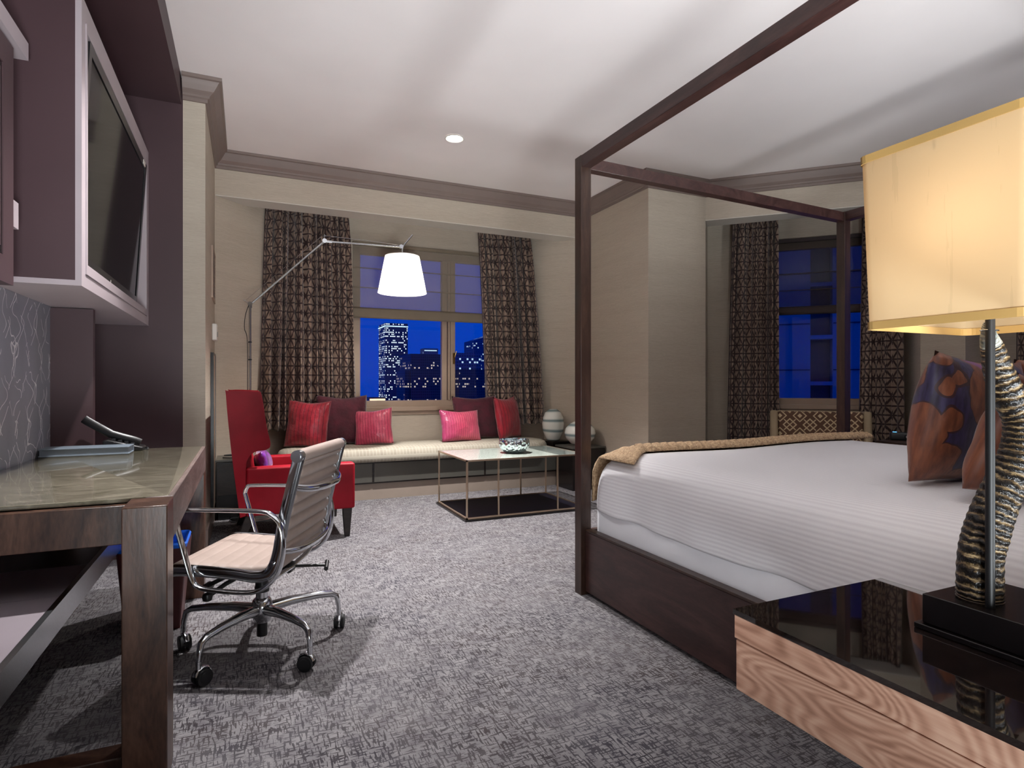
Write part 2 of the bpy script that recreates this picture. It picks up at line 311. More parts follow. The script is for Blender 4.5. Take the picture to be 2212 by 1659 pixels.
# ------------------------------------------------------------------ mesh building
class MB:
    def __init__(s): s.v = []; s.f = []; s.uv = {}
    def box(s, x0, x1, y0, y1, z0, z1):
        n = len(s.v)
        s.v += [(x, y, z) for z in (z0, z1) for y in (y0, y1) for x in (x0, x1)]
        for q in ((0,2,3,1), (4,5,7,6), (0,1,5,4), (2,6,7,3), (0,4,6,2), (1,3,7,5)): s.f.append([n+i for i in q])
        return s
    def prism(s, poly, z0, z1):           # xy polygon
        n = len(s.v); k = len(poly)
        s.v += [(x, y, z0) for x, y in poly] + [(x, y, z1) for x, y in poly]
        s.f.append([n+i for i in range(k)][::-1]); s.f.append([n+k+i for i in range(k)])
        for i in range(k): j = (i+1) % k; s.f.append([n+i, n+j, n+k+j, n+k+i])
        return s
    def prism_y(s, poly, y0, y1):         # xz polygon extruded along y
        n = len(s.v); k = len(poly)
        s.v += [(x, y0, z) for x, z in poly] + [(x, y1, z) for x, z in poly]
        s.f.append([n+i for i in range(k)]); s.f.append([n+k+i for i in range(k)][::-1])
        for i in range(k): j = (i+1) % k; s.f.append([n+j, n+i, n+k+i, n+k+j])
        return s
    def rings(s, rings, closed=True, cap=True, uvlen=False):
        n = len(s.v); k = len(rings[0])
        for r in rings: s.v += [tuple(p) for p in r]
        for a in range(len(rings)-1):
            for i in range(k if closed else k-1):
                j = (i+1) % k
                s.f.append([n+a*k+i, n+a*k+j, n+(a+1)*k+j, n+(a+1)*k+i])
                if uvlen:
                    s.uv[len(s.f)-1] = [(i/k, a/(len(rings)-1)), ((i+1)/k, a/(len(rings)-1)), ((i+1)/k, (a+1)/(len(rings)-1)), (i/k, (a+1)/(len(rings)-1))]
        if cap and closed:
            s.f.append([n+i for i in range(k)][::-1]); s.f.append([n+(len(rings)-1)*k+i for i in range(k)])
        return s
    def tube(s, path, r, n=10, w=None, closed=False, cap=True, uvlen=False, upv=None):
        path = [Vector(p) for p in path]; N = len(path)
        rr = r if isinstance(r, (list, tuple)) else [r]*N
        out = []; prev = None
        for i, p in enumerate(path):
            if closed: t = path[(i+1) % N]-path[i-1]
            else: t = path[min(i+1, N-1)]-path[max(i-1, 0)]
            t.normalize()
            if prev is None:
                ref = Vector(upv) if upv else (Vector((0, 0, 1)) if abs(t.z) < .9 else Vector((1, 0, 0)))
            else: ref = prev
            b = t.cross(ref); b.normalize(); u = b.cross(t); u.normalize(); prev = u
            ww = rr[i] if w is None else w
            out.append([p+b*(math.cos(2*PI*k/n)*rr[i])+u*(math.sin(2*PI*k/n)*ww) for k in range(n)])
        if closed: out.append(out[0]); cap = False
        return s.rings(out, True, cap, uvlen)
    def cyl(s, p0, p1, r, n=16, r2=None): return s.tube([p0, p1], [r, r if r2 is None else r2], n)
    def lathe(s, prof, c=(0, 0, 0), n=32, cap=True):
        return s.rings([[(c[0]+r*math.cos(2*PI*k/n), c[1]+r*math.sin(2*PI*k/n), c[2]+z) for k in range(n)] for r, z in prof], True, cap)
    def rbox(s, x0, x1, y0, y1, z0, z1, r, e=None, n=6, k=1, fn=None):   # box rounded in plan by r, edges rounded by e
        e = min(r, (z1-z0)/2) if e is None else e
        st = []
        m = 4
        for i in range(m+1):
            a = PI/2*i/m; st.append((e*(1-math.sin(a)), z0+e*(1-math.cos(a))))
        for i in range(m+1):
            a = PI/2*i/m; st.append((e*(1-math.cos(a)), z1-e*(1-math.sin(a))))
        return s.stack(x0, x1, y0, y1, r, st, n, k, fn)
    def stack(s, x0, x1, y0, y1, r, st, n=6, k=1, fn=None, cap=True):
        out = []
        for ins, z in st: out.append([(x, y, z) for x, y in rrect(x0+ins, x1-ins, y0+ins, y1-ins, max(r-ins, .002), n, k)])
        if fn: out = [[fn(*p) for p in rg] for rg in out]
        return s.rings(out, True, cap)
    def xf(s, m): s.v = [tuple(m @ Vector(p)) for p in s.v]; return s

def rrect(x0, x1, y0, y1, r, n=6, k=1):
    pts = []
    for cx, cy, a0 in ((x1-r, y1-r, 0), (x0+r, y1-r, 90), (x0+r, y0+r, 180), (x1-r, y0+r, 270)):
        arc = [(cx+r*math.cos(R(a0+90*i/n)), cy+r*math.sin(R(a0+90*i/n))) for i in range(n+1)]
        if pts and k > 1:
            a, b = pts[-1], arc[0]
            pts += [(a[0]+(b[0]-a[0])*q/k, a[1]+(b[1]-a[1])*q/k) for q in range(1, k)]
        pts += arc
    if k > 1:
        a, b = pts[-1], pts[0]; pts += [(a[0]+(b[0]-a[0])*q/k, a[1]+(b[1]-a[1])*q/k) for q in range(1, k)]
    return pts

def obj(name, mb, mat, parent=None, smooth=False, bevel=0, sub=0, solid=0, world=False, seg=2):
    me = bpy.data.meshes.new(name)
    vs = mb.v
    if parent is not None and world:
        inv = parent.matrix_basis.inverted(); vs = [tuple(inv @ Vector(p)) for p in vs]
    me.from_pydata(vs, [], mb.f)
    if mb.uv:
        ul = me.uv_layers.new(name='UVMap')
        for fi, c in mb.uv.items():
            p = me.polygons[fi]
            for li, uv in zip(p.loop_indices, c): ul.data[li].uv = uv
    me.materials.append(M[mat]); me.update()
    if smooth:
        me.polygons.foreach_set('use_smooth', [True]*len(me.polygons))
        if smooth != 2: me.set_sharp_from_angle(angle=R(40))
    o = bpy.data.objects.new(name, me); COL.objects.link(o)
    if parent is not None: o.parent = parent
    if bevel:
        b = o.modifiers.new('b', 'BEVEL'); b.width = bevel; b.segments = seg; b.limit_method = 'ANGLE'; b.angle_limit = R(40)
        me.polygons.foreach_set('use_smooth', [True]*len(me.polygons)); me.set_sharp_from_angle(angle=R(30)); b.harden_normals = False
    if sub:
        q = o.modifiers.new('s', 'SUBSURF'); q.levels = sub; q.render_levels = sub
    if solid:
        q = o.modifiers.new('t', 'SOLIDIFY'); q.thickness = solid; q.offset = 0
    return o

def thing(name, label, cat, loc=(0, 0, 0), rz=0, group=None):
    o = bpy.data.objects.new(name, None); COL.objects.link(o); o.empty_display_size = .1
    o.location = loc; o.rotation_euler = (0, 0, rz)
    o.matrix_basis = Matrix.Translation(loc) @ Matrix.Rotation(rz, 4, 'Z')
    o['label'] = label; o['category'] = cat
    if group: o['group'] = group
    return o
def tag(o, label, cat, group=None):
    o['label'] = label; o['category'] = cat
    if group: o['group'] = group
    return o
def struct(name, mb, mat, **kw):
    o = obj(name, mb, mat, **kw); o['kind'] = 'structure'; return o
def dup(root, loc=None, label=None):
    r = root.copy(); COL.objects.link(r)
    if loc: r.location = loc
    if label: r['label'] = label
    for ch in list(root.children):
        c = ch.copy(); COL.objects.link(c); c.parent = r
        for g in ch.children:
            d = g.copy(); COL.objects.link(d); d.parent = c
    return r
# ------------------------------------------------------------------ the room
H = 3.04
struct('floor', MB().box(-1.0, 6.4, -1.8, 6.4, -.12, 0), 'carpet')
struct('ceiling', MB().box(-1.0, 6.4, -1.8, 6.4, H, H+.12), 'ceiling_paint')
T = .12
def wallseg(name, a, b, mat, z0=0, z1=H, t=T, ext=.0):      # solid wall outside the line a->b (room on the right of a->b)
    a = Vector(a); b = Vector(b); d = (b-a).normalized(); n = Vector((-d.y, d.x))
    a2 = a-d*ext; b2 = b+d*ext
    return struct(name, MB().prism([tuple(a2), tuple(b2), tuple(b2+n*t), tuple(a2+n*t)][::-1], z0, z1), mat)
wallseg('wall_left_lower', (-.84, -1.7), (-.84, 4.3), 'stem_wallpaper', 0, 1.6)
wallseg('wall_left_upper', (-.84, -1.7), (-.84, 4.3), 'plum_paint', 1.6, H)
wallseg('wall_end', (-.96, 4.3), (-.368, 4.3), 'plum_paint')
# pilaster block : beige face and side, runs back to the bay
struct('wall_pilaster', MB().box(-.368, -.24, 4.3, 5.55, 0, H), 'grasscloth')
bayL = [(-.24, 5.55), (.36, 6.15)]
wallseg('wall_bay_left', bayL[0], bayL[1], 'grasscloth')
wallseg('wall_bay_right', (2.80, 6.15), (3.40, 5.55), 'grasscloth')
struct('wall_column', MB().prism([(3.40, 5.55), (3.40, 4.446), (4.084, 4.446), (4.5, 4.87), (4.0, 5.55)], 0, H), 'grasscloth')
# bay one, window wall with its opening
wx0, wx1, wz0, wz1 = 1.0, 2.62, .83, 2.50
mb = MB().box(.30, wx0, 6.15, 6.30, 0, H).box(wx1, 2.86, 6.15, 6.30, 0, H).box(wx0, wx1, 6.15, 6.30, 0, wz0).box(wx0, wx1, 6.15, 6.30, wz1, H)
struct('wall_far', mb, 'grasscloth')
# dropped bulkhead across bay one, white underside
struct('wall_bulkhead_far', MB().prism([(-.24, 5.55), (3.40, 5.55), (3.17, 5.78), (-.01, 5.78)], 2.68, H), 'grasscloth')
struct('trim_1', MB().prism([(-.235, 5.552), (3.395, 5.552), (3.165, 5.778), (-.005, 5.778)], 2.672, 2.68), 'soffit_white')
# bay two, in the 45 degree wall
n45 = Vector((.7071, .7071)); t45 = Vector((.7071, -.7071)); q0 = Vector((4.084, 4.446))
def q(s, d): p = q0+t45*s+n45*d; return (p.x, p.y)
S2 = 1.775
struct('wall_bulkhead_right', MB().prism([q(0, 0), q(S2, 0), q(S2, .23), q(0, .23)][::-1], 2.68, H), 'grasscloth')
struct('trim_2', MB().prism([q(.0, .002), q(S2, .002), q(S2, .228), q(.0, .228)][::-1], 2.672, 2.68), 'soffit_white')
a2, b2 = .56, 1.58
mb = MB()
for s0, s1, z0, z1 in ((-.1, a2, 0, H), (b2, S2+.1, 0, H), (a2, b2, 0, .86), (a2, b2, 2.53, H)):
    mb.prism([q(s0, .6), q(s1, .6), q(s1, .74), q(s0, .74)][::-1], z0, z1)
struct('wall_bay_two', mb, 'grasscloth')
p, r_ = q(S2, 0), q(S2, .66)
struct('wall_bay_two_side', MB().prism([p, (5.50, 3.10), (5.95, 3.50), r_], 0, H), 'grasscloth')
# right wall with bay three
xr = p[0]
struct('wall_right_pier', MB().box(xr, xr+.14, 2.84, p[1], 0, H), 'grasscloth')
struct('wall_right', MB().box(xr, xr+.14, -1.7, .70, 0, H), 'grasscloth')
struct('wall_bulkhead_bay_three', MB().box(xr, xr+.2, .70, 2.84, 2.68, H), 'grasscloth')
struct('wall_bay_three', MB().box(xr+.5, xr+.62, .6, 1.0, 0, H).box(xr+.5, xr+.62, 2.66, 3.2, 0, H).box(xr+.5, xr+.62, 1.0, 2.66, 0, .86).box(xr+.5, xr+.62, 1.0, 2.66, 2.53, H)
       .box(xr+.14, xr+.5, .58, .70, 0, H).box(xr+.14, xr+.5, 2.84, 2.96, 0, H), 'grasscloth')
struct('wall_back', MB().box(-1.0, xr+.14, -1.82, -1.7, 0, H), 'grasscloth')
# left soffit over the cabinets
struct('wall_soffit_left', MB().box(-.84, -.376, -1.7, 4.3, 2.87, H), 'plum_paint')
struct('wall_fin', MB().box(-.84, -.672, 3.42, 3.46, .765, 1.44), 'plum_paint')

# crown moulding
prof = [(0, .140), (.012, .138), (.014, .118), (.024, .112), (.026, .100), (.034, .092), (.050, .078), (.068, .050), (.080, .030), (.084, .024), (.098, .020), (.100, 0), (0, 0)]
def crown(name, path):
    P = [Vector(a) for a in path]; rings = []
    for i, p in enumerate(P):
        d0 = (P[i]-P[i-1]).normalized() if i else None
        d1 = (P[i+1]-P[i]).normalized() if i < len(P)-1 else None
        n0 = Vector((d0.y, -d0.x)) if d0 else None; n1 = Vector((d1.y, -d1.x)) if d1 else None
        if n0 is None: m = n1
        elif n1 is None: m = n0
        else: m = (n0+n1)/(1+n0.dot(n1))
        rings.append([(p.x+m.x*o, p.y+m.y*o, H-z-.001) for o, z in prof])
    return struct(name, MB().rings(rings, True, True), 'crown_paint')
crown('trim_3', [(-.368, 4.3), (-.24, 4.3), (-.24, 5.55), (3.40, 5.55), (3.40, 4.446), (4.084, 4.446), p, (xr, -1.69)])
# baseboards
mb = MB()
for a, b in (((3.40, 5.2), (3.40, 4.446)), ((3.40, 4.446), (4.084, 4.446)), ((xr, 3.19), (xr, 2.84))):
    A = Vector(a); B = Vector(b); d = (B-A).normalized(); n = Vector((d.y, -d.x))*.015
    mb.prism([tuple(A), tuple(B), tuple(B+n), tuple(A+n)], 0, .13)
struct('baseboard_right', mb, 'crown_paint')
struct('baseboard_left', MB().box(-.24, -.225, 4.3, 5.5, 0, .13).box(-.368, -.24, 4.285, 4.3, 0, .13), 'crown_paint')

# windows -------------------------------------------------------------
def window(name, f, w0, w1, z0, z1, mulls, d0=.02, d1=.09):
    """f(s,d) -> xy ; s along the wall, d outwards"""
    def bar(s0, s1, za, zb, da=d0, db=d1): 
        return [f(s0, da), f(s1, da), f(s1, db), f(s0, db)][::-1], za, zb
    root = thing(name, '', '', (*f((w0+w1)/2, 0), z0)); del root['label']; del root['category']; root['kind'] = 'structure'
    fr = MB(); FW = .075
    for a in (bar(w0, w0+FW, z0, z1), bar(w1-FW, w1, z0, z1), bar(w0, w1, z0, z0+FW), bar(w0, w1, z1-FW, z1)): fr.prism(*a)
    o = obj('window_frame', fr, 'taupe_trim', root, bevel=.004, world=True)
    for m in mulls:
        mm = MB().prism(*bar(m-.075, m-.02, z0+FW, z1-FW)); mm.prism(*bar(m-.012, m+.012, z0+FW, z1-FW, .005, .09)); mm.prism(*bar(m+.02, m+.075, z0+FW, z1-FW))
        obj('mullion', mm, 'taupe_trim', root, bevel=.004, world=True)
    e = [w0+FW]+sum([[m-.075, m+.075] for m in mulls], [])+[w1-FW]
    for i in range(0, len(e), 2):
        g = MB().prism([f(e[i], .055), f(e[i+1], .055), f(e[i+1], .059), f(e[i], .059)][::-1], z0+FW, z1-FW)
        obj('glass_pane', g, 'window_glass', root, world=True)
    s = MB().prism([f(w0-.03, -.035), f(w1+.03, -.035), f(w1+.03, .03), f(w0-.03, .03)][::-1], z0-.035, z0+.012)
    s.prism([f(w0-.02, -.012), f(w1+.02, -.012), f(w1+.02, 0), f(w0-.02, 0)][::-1], z0-.075, z0-.035)
    obj('window_sill', s, 'taupe_trim', root, bevel=.004, world=True)
    return root
w1 = window('window_1', lambda s, d: (s, 6.15+d), wx0, wx1, wz0, wz1, [2.03])
lock = MB().box(2.075, 2.095, 6.148, 6.17, 1.30, 1.42); lock.tube([(2.085, 6.15, 1.36), (2.085, 6.125, 1.38), (2.10, 6.115, 1.44)], .006, 8)
obj('latch', lock, 'brass_knob', w1, world=True)
window('window_2', lambda s, d: q(s, .6+d), a2, b2, .86, 2.53, [])
window('window_3', lambda s, d: (xr+.5+d, 2.66-s), 0, 1.66, .86, 2.53, [.83])

# roman blinds ----------------------------------------------------------
def blind(name, label, f, w0, w1, ztop, zbot, hemz, folds, ma='sheer_blind', mh='blind_hem'):
    root = thing(name, label, 'blind', (*f((w0+w1)/2, -.03), zbot))
    g = MB().prism([f(w0, -.032), f(w1, -.032), f(w1, -.030), f(w0, -.030)][::-1], hemz, ztop); obj('sheer_cloth', g, ma, root, world=True)
    for zz in folds:
        obj('seam', MB().prism([f(w0, -.036), f(w1, -.036), f(w1, -.028), f(w0, -.028)][::-1], zz-.004, zz+.004), mh, root, world=True)
    rings = []
    for s in (w0, w1):
        pr = [(-.026, hemz), (-.05, hemz-.02), (-.062, hemz-.06), (-.058, zbot+.012), (-.045, zbot), (-.026, zbot+.004)]
        rings.append([(*f(s, d), z) for d, z in pr])
    obj('folded_hem', MB().rings(rings), mh, root, world=True, bevel=.004)
    obj('head_rail', MB().prism([f(w0, -.045), f(w1, -.045), f(w1, -.004), f(w0, -.004)][::-1], ztop-.03, ztop+.005), mh, root, world=True)
    return root
blind('roman_blind', 'sheer taupe roman blind half lowered over the daybed window', lambda s, d: (s, 6.15+d), .99, 2.63, 2.53, 1.755, 1.87, [2.27, 2.07])
blind('roman_blind', 'sheer roman blind, darkened for weak light, half lowered behind the far bed post', lambda s, d: q(s, .6+d), a2-.01, b2+.01, 2.55, 1.78, 1.87, [2.2, 2.03], 'dim_sheer_blind', 'dim_blind_hem')

# curtains ----------------------------------------------------------
def curtain(label, pts_top, pts_bot, ztop, zbot, nf, amp, seed, group=None, nz=30):
    """cloth hanging between two floor lines; folds deepen towards the hem"""
    rnd = random.Random(seed); nu = nf*14
    ph = [rnd.uniform(-.9, .9) for _ in range(nf+2)]; am = [rnd.uniform(.5, 1.3) for _ in range(nf+2)]
    wd = [rnd.uniform(.65, 1.4) for _ in range(nf)]; tot = sum(wd); cum = [0]
    for w_ in wd: cum.append(cum[-1]+w_/tot)
    A0, A1 = Vector(pts_top[0]), Vector(pts_top[1]); B0, B1 = Vector(pts_bot[0]), Vector(pts_bot[1])
    rings = []; mb = MB()
    for j in range(nz+1):
        v = j/nz; z = ztop+(zbot-ztop)*v; row = []
        e = v**.8
        P0 = A0.lerp(B0, e); P1 = A1.lerp(B1, e); d = (P1-P0).normalized(); nn = Vector((-d.y, d.x))
        pinch = min(1, .5+v*3.2)
        for i in range(nu+1):
            k = i/14; ki = int(min(k, nf-1)); fr = k-ki
            u = cum[ki]+(cum[ki+1]-cum[ki])*fr
            a = am[ki]*(1-fr)+am[ki+1]*fr; pp = ph[ki]*(1-fr)+ph[ki+1]*fr
            w = math.sin(2*PI*k+pp+.6*math.sin(v*3+ki*1.7))
            off = amp*a*pinch*(math.copysign(abs(w)**.75, w))
            sl = .22*amp*pinch*math.sin(4*PI*k+pp)
            P = P0.lerp(P1, u)+nn*off+d*sl
            row.append((P.x, P.y, z+(.012*math.sin(2*PI*k) if j == nz else 0)))
        rings.append(row)
    k = nu+1
    for r in rings: mb.v += r
    mid = rings[nz//2]; arc = [0]
    for i in range(nu): arc.append(arc[-1]+(Vector(mid[i+1])-Vector(mid[i])).length)
    V = lambda j: (ztop-zbot)*(1-j/nz)
    for j in range(nz):
        for i in range(nu):
            mb.f.append([j*k+i, j*k+i+1, (j+1)*k+i+1, (j+1)*k+i])
            mb.uv[len(mb.f)-1] = [(arc[i], V(j)), (arc[i+1], V(j)), (arc[i+1], V(j+1)), (arc[i], V(j+1))]
    o = obj('curtain', mb, 'star_curtain', smooth=2, solid=.004)
    return tag(o, label, 'curtain', group)
G = 'star lattice curtains at the windows'
curtain('brown star-lattice curtain left of the daybed window, behind the floor lamp', [(.17, 5.935), (.94, 6.06)], [(.12, 5.86), (1.0, 6.04)], 2.80, .655, 13, .060, 3, G)
curtain('brown star-lattice curtain right of the daybed window, beside the striped vases', [(2.33, 6.06), (2.92, 5.95)], [(2.42, 6.04), (3.02, 5.80)], 2.80, .64, 10, .058, 5, G)
curtain('brown star-lattice curtain left of the patterned armchair, floor length', [q(.26, .44), q(.68, .47)], [q(.19, .40), q(.69, .47)], 2.95, .03, 9, .045, 8, G)
curtain('brown star-lattice curtain behind the lampshade, right of the far bed post', [q(1.42, .47), q(1.66, .16)], [q(1.37, .46), q(1.67, .12)], 2.95, .03, 8, .045, 9, G)
curtain('brown star-lattice curtain just above the bed cushions, rightmost in view', [(xr+.30, 2.62), (xr+.30, 2.36)], [(xr+.28, 2.64), (xr+.28, 2.34)], 2.95, .03, 4, .034, 11, G)

# ------------------------------------------------------------------ outside
def bld(name, label, x0, x1, y0, y1, z1, mat, z0=-24, cat='building'):
    t = thing(name, label, cat, ((x0+x1)/2, (y0+y1)/2, z0)); obj('tower_body', MB().box(x0, x1, y0, y1, z0, z1), mat, t, world=True); return t
struct('ground_city', MB().box(-90, 160, 14, 260, -24.4, -24), 'city_ground')
t = bld('skyscraper', 'tall dark office tower with rows of lit windows and a white-lit roof edge', 32.36, 38.24, 150, 158, 16.7, 'tower_facade')
rim = MB().box(32.3, 38.3, 149.85, 149.95, 15.75, 16.0).box(32.2, 32.34, 149.8, 158, 15.75, 16.0)
obj('roof_light_strip', rim, 'crown_neon', t, world=True)
t = bld('high_rise_building', 'dark mid-height block beside the tall lit tower, at the window mullion', 23.4, 28.9, 90, 97, 5.8, 'block_facade')
obj('low_wing', MB().box(22.55, 23.38, 90.3, 96, -24, 3.2), 'block_facade', t, world=True)
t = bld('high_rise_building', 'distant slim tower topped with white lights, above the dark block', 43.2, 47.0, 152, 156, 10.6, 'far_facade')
obj('roof_light_strip', MB().box(43.2, 46.6, 151.8, 151.95, 9.9, 10.1), 'crown_neon', t, world=True)
t = bld('high_rise_building', 'broad black building low in the right-hand pane of the daybed window', 30.7, 44.0, 88, 96, 3.4, 'block_facade')
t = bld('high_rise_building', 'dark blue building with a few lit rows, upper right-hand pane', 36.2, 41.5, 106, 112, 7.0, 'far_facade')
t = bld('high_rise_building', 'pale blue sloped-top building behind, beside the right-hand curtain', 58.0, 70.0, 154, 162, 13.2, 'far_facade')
obj('sloped_roof', MB().prism_y([(58, 13.2), (70, 13.2), (70, 17.4)], 154, 162), 'far_facade', t, world=True)
t = bld('low_building', 'low building with two warm lit storeys at the foot of the tall tower', 27.6, 31.6, 146, 150, -2.2, 'night_recess')
obj('lit_storey', MB().box(27.7, 31.5, 145.8, 145.95, -3.0, -2.55).box(27.7, 31.5, 145.8, 145.95, -4.1, -3.3), 'warm_lit_storey', t, world=True)
# the wall across the street from bay two
t = thing('neighbouring_building', 'plain blue-lit building wall with dark balconies across from the far window', 'building', (*q(3, 12), -24))
w = MB()
def qp(mb, s0, s1, d0, d1, z0, z1): return mb.prism([q(s0, d0), q(s1, d0), q(s1, d1), q(s0, d1)][::-1], z0, z1)
qp(w, -1.5, 1.97, 9.6, 14, -24, 14); qp(w, 2.44, 14, 9.6, 14, -24, 14); qp(w, 1.97, 2.44, 10.1, 14, -24, 14)
obj('facade', w, 'blue_dusk_wall', t, world=True)
obj('recess_back', qp(MB(), 1.98, 2.43, 10.0, 10.09, -24, 14), 'night_recess', t, world=True)
for zz in (-1.0, 1.05, 2.15, 3.4, 4.6):
    obj('ledge', qp(MB(), 1.97, 2.44, 9.58, 10.0, zz, zz+.09), 'blue_dusk_wall', t, world=True)
s = MB()
for zz in (-2.4, .2, 1.4, 2.5, 2.9, 3.7): qp(s, -1.5, 1.96, 9.575, 9.6, zz, zz+.03); qp(s, 2.45, 14, 9.575, 9.6, zz, zz+.03)
obj('joint_line', s, 'night_recess', t, world=True)

# ------------------------------------------------------------------ wall fittings
t = thing('wall_vent', 'narrow framed air grille on the pilaster side, above the thermostat', 'vent', (-.24, 5.2, 1.75))
fr = MB().box(-.24, -.228, 5.02, 5.44, 1.74, 1.76).box(-.24, -.228, 5.02, 5.44, 2.12, 2.14).box(-.24, -.228, 5.02, 5.04, 1.76, 2.12).box(-.24, -.228, 5.42, 5.44, 1.76, 2.12)
obj('frame', fr, 'taupe_trim', t, world=True)
sl = MB()
for i in range(14): sl.box(-.239, -.231, 5.04, 5.42, 1.765+i*.0255, 1.78+i*.0255)
obj('slats', sl, 'crown_paint', t, world=True)
t = thing('thermostat', 'small white thermostat box on the pilaster side', 'thermostat', (-.24, 5.17, 1.42))
obj('housing', MB().rbox(-.24, -.205, 5.10, 5.23, 1.42, 1.55, .008), 'white_plastic', t, world=True)
obj('dial', MB().cyl((-.206, 5.165, 1.47), (-.200, 5.165, 1.47), .02), 'grey_plate', t, world=True)
t = thing('wall_panel', 'tall thin dark-edged panel on the pilaster side below the thermostat', 'panel', (-.22, 4.95, 0))
obj('edge_frame', MB().box(-.238, -.218, 4.885, 4.90, .14, 1.315).box(-.238, -.218, 5.22, 5.235, .14, 1.315).box(-.238, -.218, 4.90, 5.22, 1.30, 1.315), 'black_lacquer', t, world=True)
obj('panel_face', MB().box(-.238, -.222, 4.90, 5.22, .14, 1.30), 'taupe_trim', t, world=True)
for y, l in ((5.15, 'left of two grey socket plates low on the column wall'), (5.02, 'right of two grey socket plates low on the column wall')):
    t = thing('socket_plate', l, 'wall socket', (3.40, y, .29), group='socket plates on the column wall')
    obj('plate', MB().box(3.392, 3.40, y-.045, y+.045, .29, .375), 'grey_plate', t, world=True)
    obj('socket', MB().box(3.390, 3.393, y-.02, y+.02, .305, .36), 'white_plastic', t, world=True)

def downlight(x, y, label):
    t = thing('recessed_downlight', label, 'ceiling light', (x, y, H))
    obj('trim_ring', MB().lathe([(.072, -.001), (.078, -.008), (.070, -.010), (.060, -.002)], (x, y, H), 32, cap=False), 'white_plastic', t, world=True, smooth=True)
    obj('lens', MB().lathe([(.0605, -.001), (.0605, -.0035)], (x, y, H), 32), 'downlight_glow', t, world=True)
downlight(1.514, 4.455, 'round recessed ceiling downlight over the coffee table')
downlight(-.02, 2.67, 'round recessed ceiling downlight over the office chair, out of view above')

# ------------------------------------------------------------------ left wall joinery
t = thing('television_cabinet', 'plum wall-hung cabinet with a pale lilac frame holding the television', 'cabinet', (-.84, 3.47, 1.44))
X0, X1, Y0, Y1, Z0, Z1 = -.838, -.556, 2.65, 4.295, 1.445, 2.53
c = MB().box(X0, X1-.02, Y0, Y0+.03, Z0+.02, Z1).box(X0, X1-.02, Y1-.03, Y1, Z0+.02, Z1).box(X0, -.70, Y0+.03, Y1-.03, Z0+.02, Z1).box(X0, X1-.02, Y0+.03, Y1-.03, Z1-.03, Z1)
obj('body', c, 'plum_paint', t, world=True)
obj('underside_panel', MB().box(X0, X1-.02, Y0, Y1, Z0, Z0+.02), 'plum_lilac', t, world=True)
fx0, fx1 = X1-.02, X1
f = MB().box(fx0, fx1, Y0, Y0+.055, Z0, Z1).box(fx0, fx1, Y1-.075, Y1, Z0, Z1).box(fx0, fx1, Y0+.055, Y1-.075, Z0, Z0+.05).box(fx0, fx1, Y0+.055, Y1-.075, Z1-.075, Z1)
obj('outer_frame', f, 'plum_lilac', t, world=True)
f = MB().box(-.62, fx1+.004, Y0+.058, Y0+.075, Z0+.053, Z1-.078).box(-.62, fx1+.004, Y1-.105, Y1-.078, Z0+.053, Z1-.078).box(-.62, fx1+.004, Y0+.075, Y1-.105, Z0+.053, Z0+.09).box(-.62, fx1+.004, Y0+.075, Y1-.105, Z1-.11, Z1-.078)
obj('inner_frame', f, 'plum_lilac', t, world=True)
# television, leaning forward at the top
def tvp(y, z, o=0): k = (z-1.54)/(2.40-1.54); return (-.598+.052*k+o, y, z)
t = thing('television', 'black flat-screen television tilted forward in its lilac wall frame', 'television', (-.60, 3.43, 1.54))
def slab(y0, y1, z0, z1, o0, o1):
    m = MB(); m.v = [tvp(y, z, o) for o in (o0, o1) for z in (z0, z1) for y in (y0, y1)]
    m.f = [[0, 2, 3, 1], [4, 5, 7, 6], [0, 1, 5, 4], [2, 6, 7, 3], [0, 4, 6, 2], [1, 3, 7, 5]]; return m
b = MB()
for a in ((2.735, 2.775, 1.545, 2.40), (4.11, 4.15, 1.545, 2.40), (2.775, 4.11, 1.545, 1.60), (2.775, 4.11, 2.36, 2.40)):
    m = slab(*a, -.03, 0); n = len(b.v); b.v += m.v; b.f += [[n+i for i in ff] for ff in m.f]
obj('bezel', b, 'screen_bezel', t, world=True)
obj('screen', slab(2.775, 4.11, 1.60, 2.36, -.026, -.004), 'screen_black', t, world=True)
lg = MB(); cx_, cz_ = 3.385, 1.574
lg.v = [tvp(cx_+.009*math.cos(2*PI*i/16), cz_+.009*math.sin(2*PI*i/16), .0015) for i in range(16)]; lg.f = [list(range(16))]
obj('maker_mark', lg, 'white_plastic', t, world=True)
sk = slab(4.02, 4.09, 2.37, 2.395, 0, .002); obj('sticker', sk, 'white_plastic', t, world=True)
# second, nearer cabinet with framed panel at the edge of the picture
t = thing('wall_cabinet', 'plum wall cabinet with a dark-lined framed door at the left edge', 'cabinet', (-.84, 1.9, 1.40))
obj('body', MB().box(-.838, -.722, 1.25, 2.45, 1.405, 2.19), 'plum_paint', t, world=True)
d = MB().box(-.722, -.70, 1.25, 1.35, 1.405, 2.19).box(-.722, -.70, 2.36, 2.45, 1.405, 2.19).box(-.722, -.70, 1.35, 2.36, 1.405, 1.49).box(-.722, -.70, 1.35, 2.36, 2.10, 2.19)
obj('door', d, 'plum_paint', t, world=True)
obj('dark_inlay', MB().box(-.720, -.704, 1.35, 2.36, 1.49, 2.10), 'black_lacquer', t, world=True)
obj('door_panel', MB().box(-.720, -.699, 1.375, 2.335, 1.515, 2.075), 'plum_paint', t, world=True)
obj('top_ledge', MB().box(-.80, -.69, 1.25, 2.56, 2.205, 2.265), 'plum_lilac', t, world=True)
obj('side_bracket', MB().box(-.78, -.712, 2.452, 2.54, 1.61, 1.70), 'plum_lilac', t, world=True)

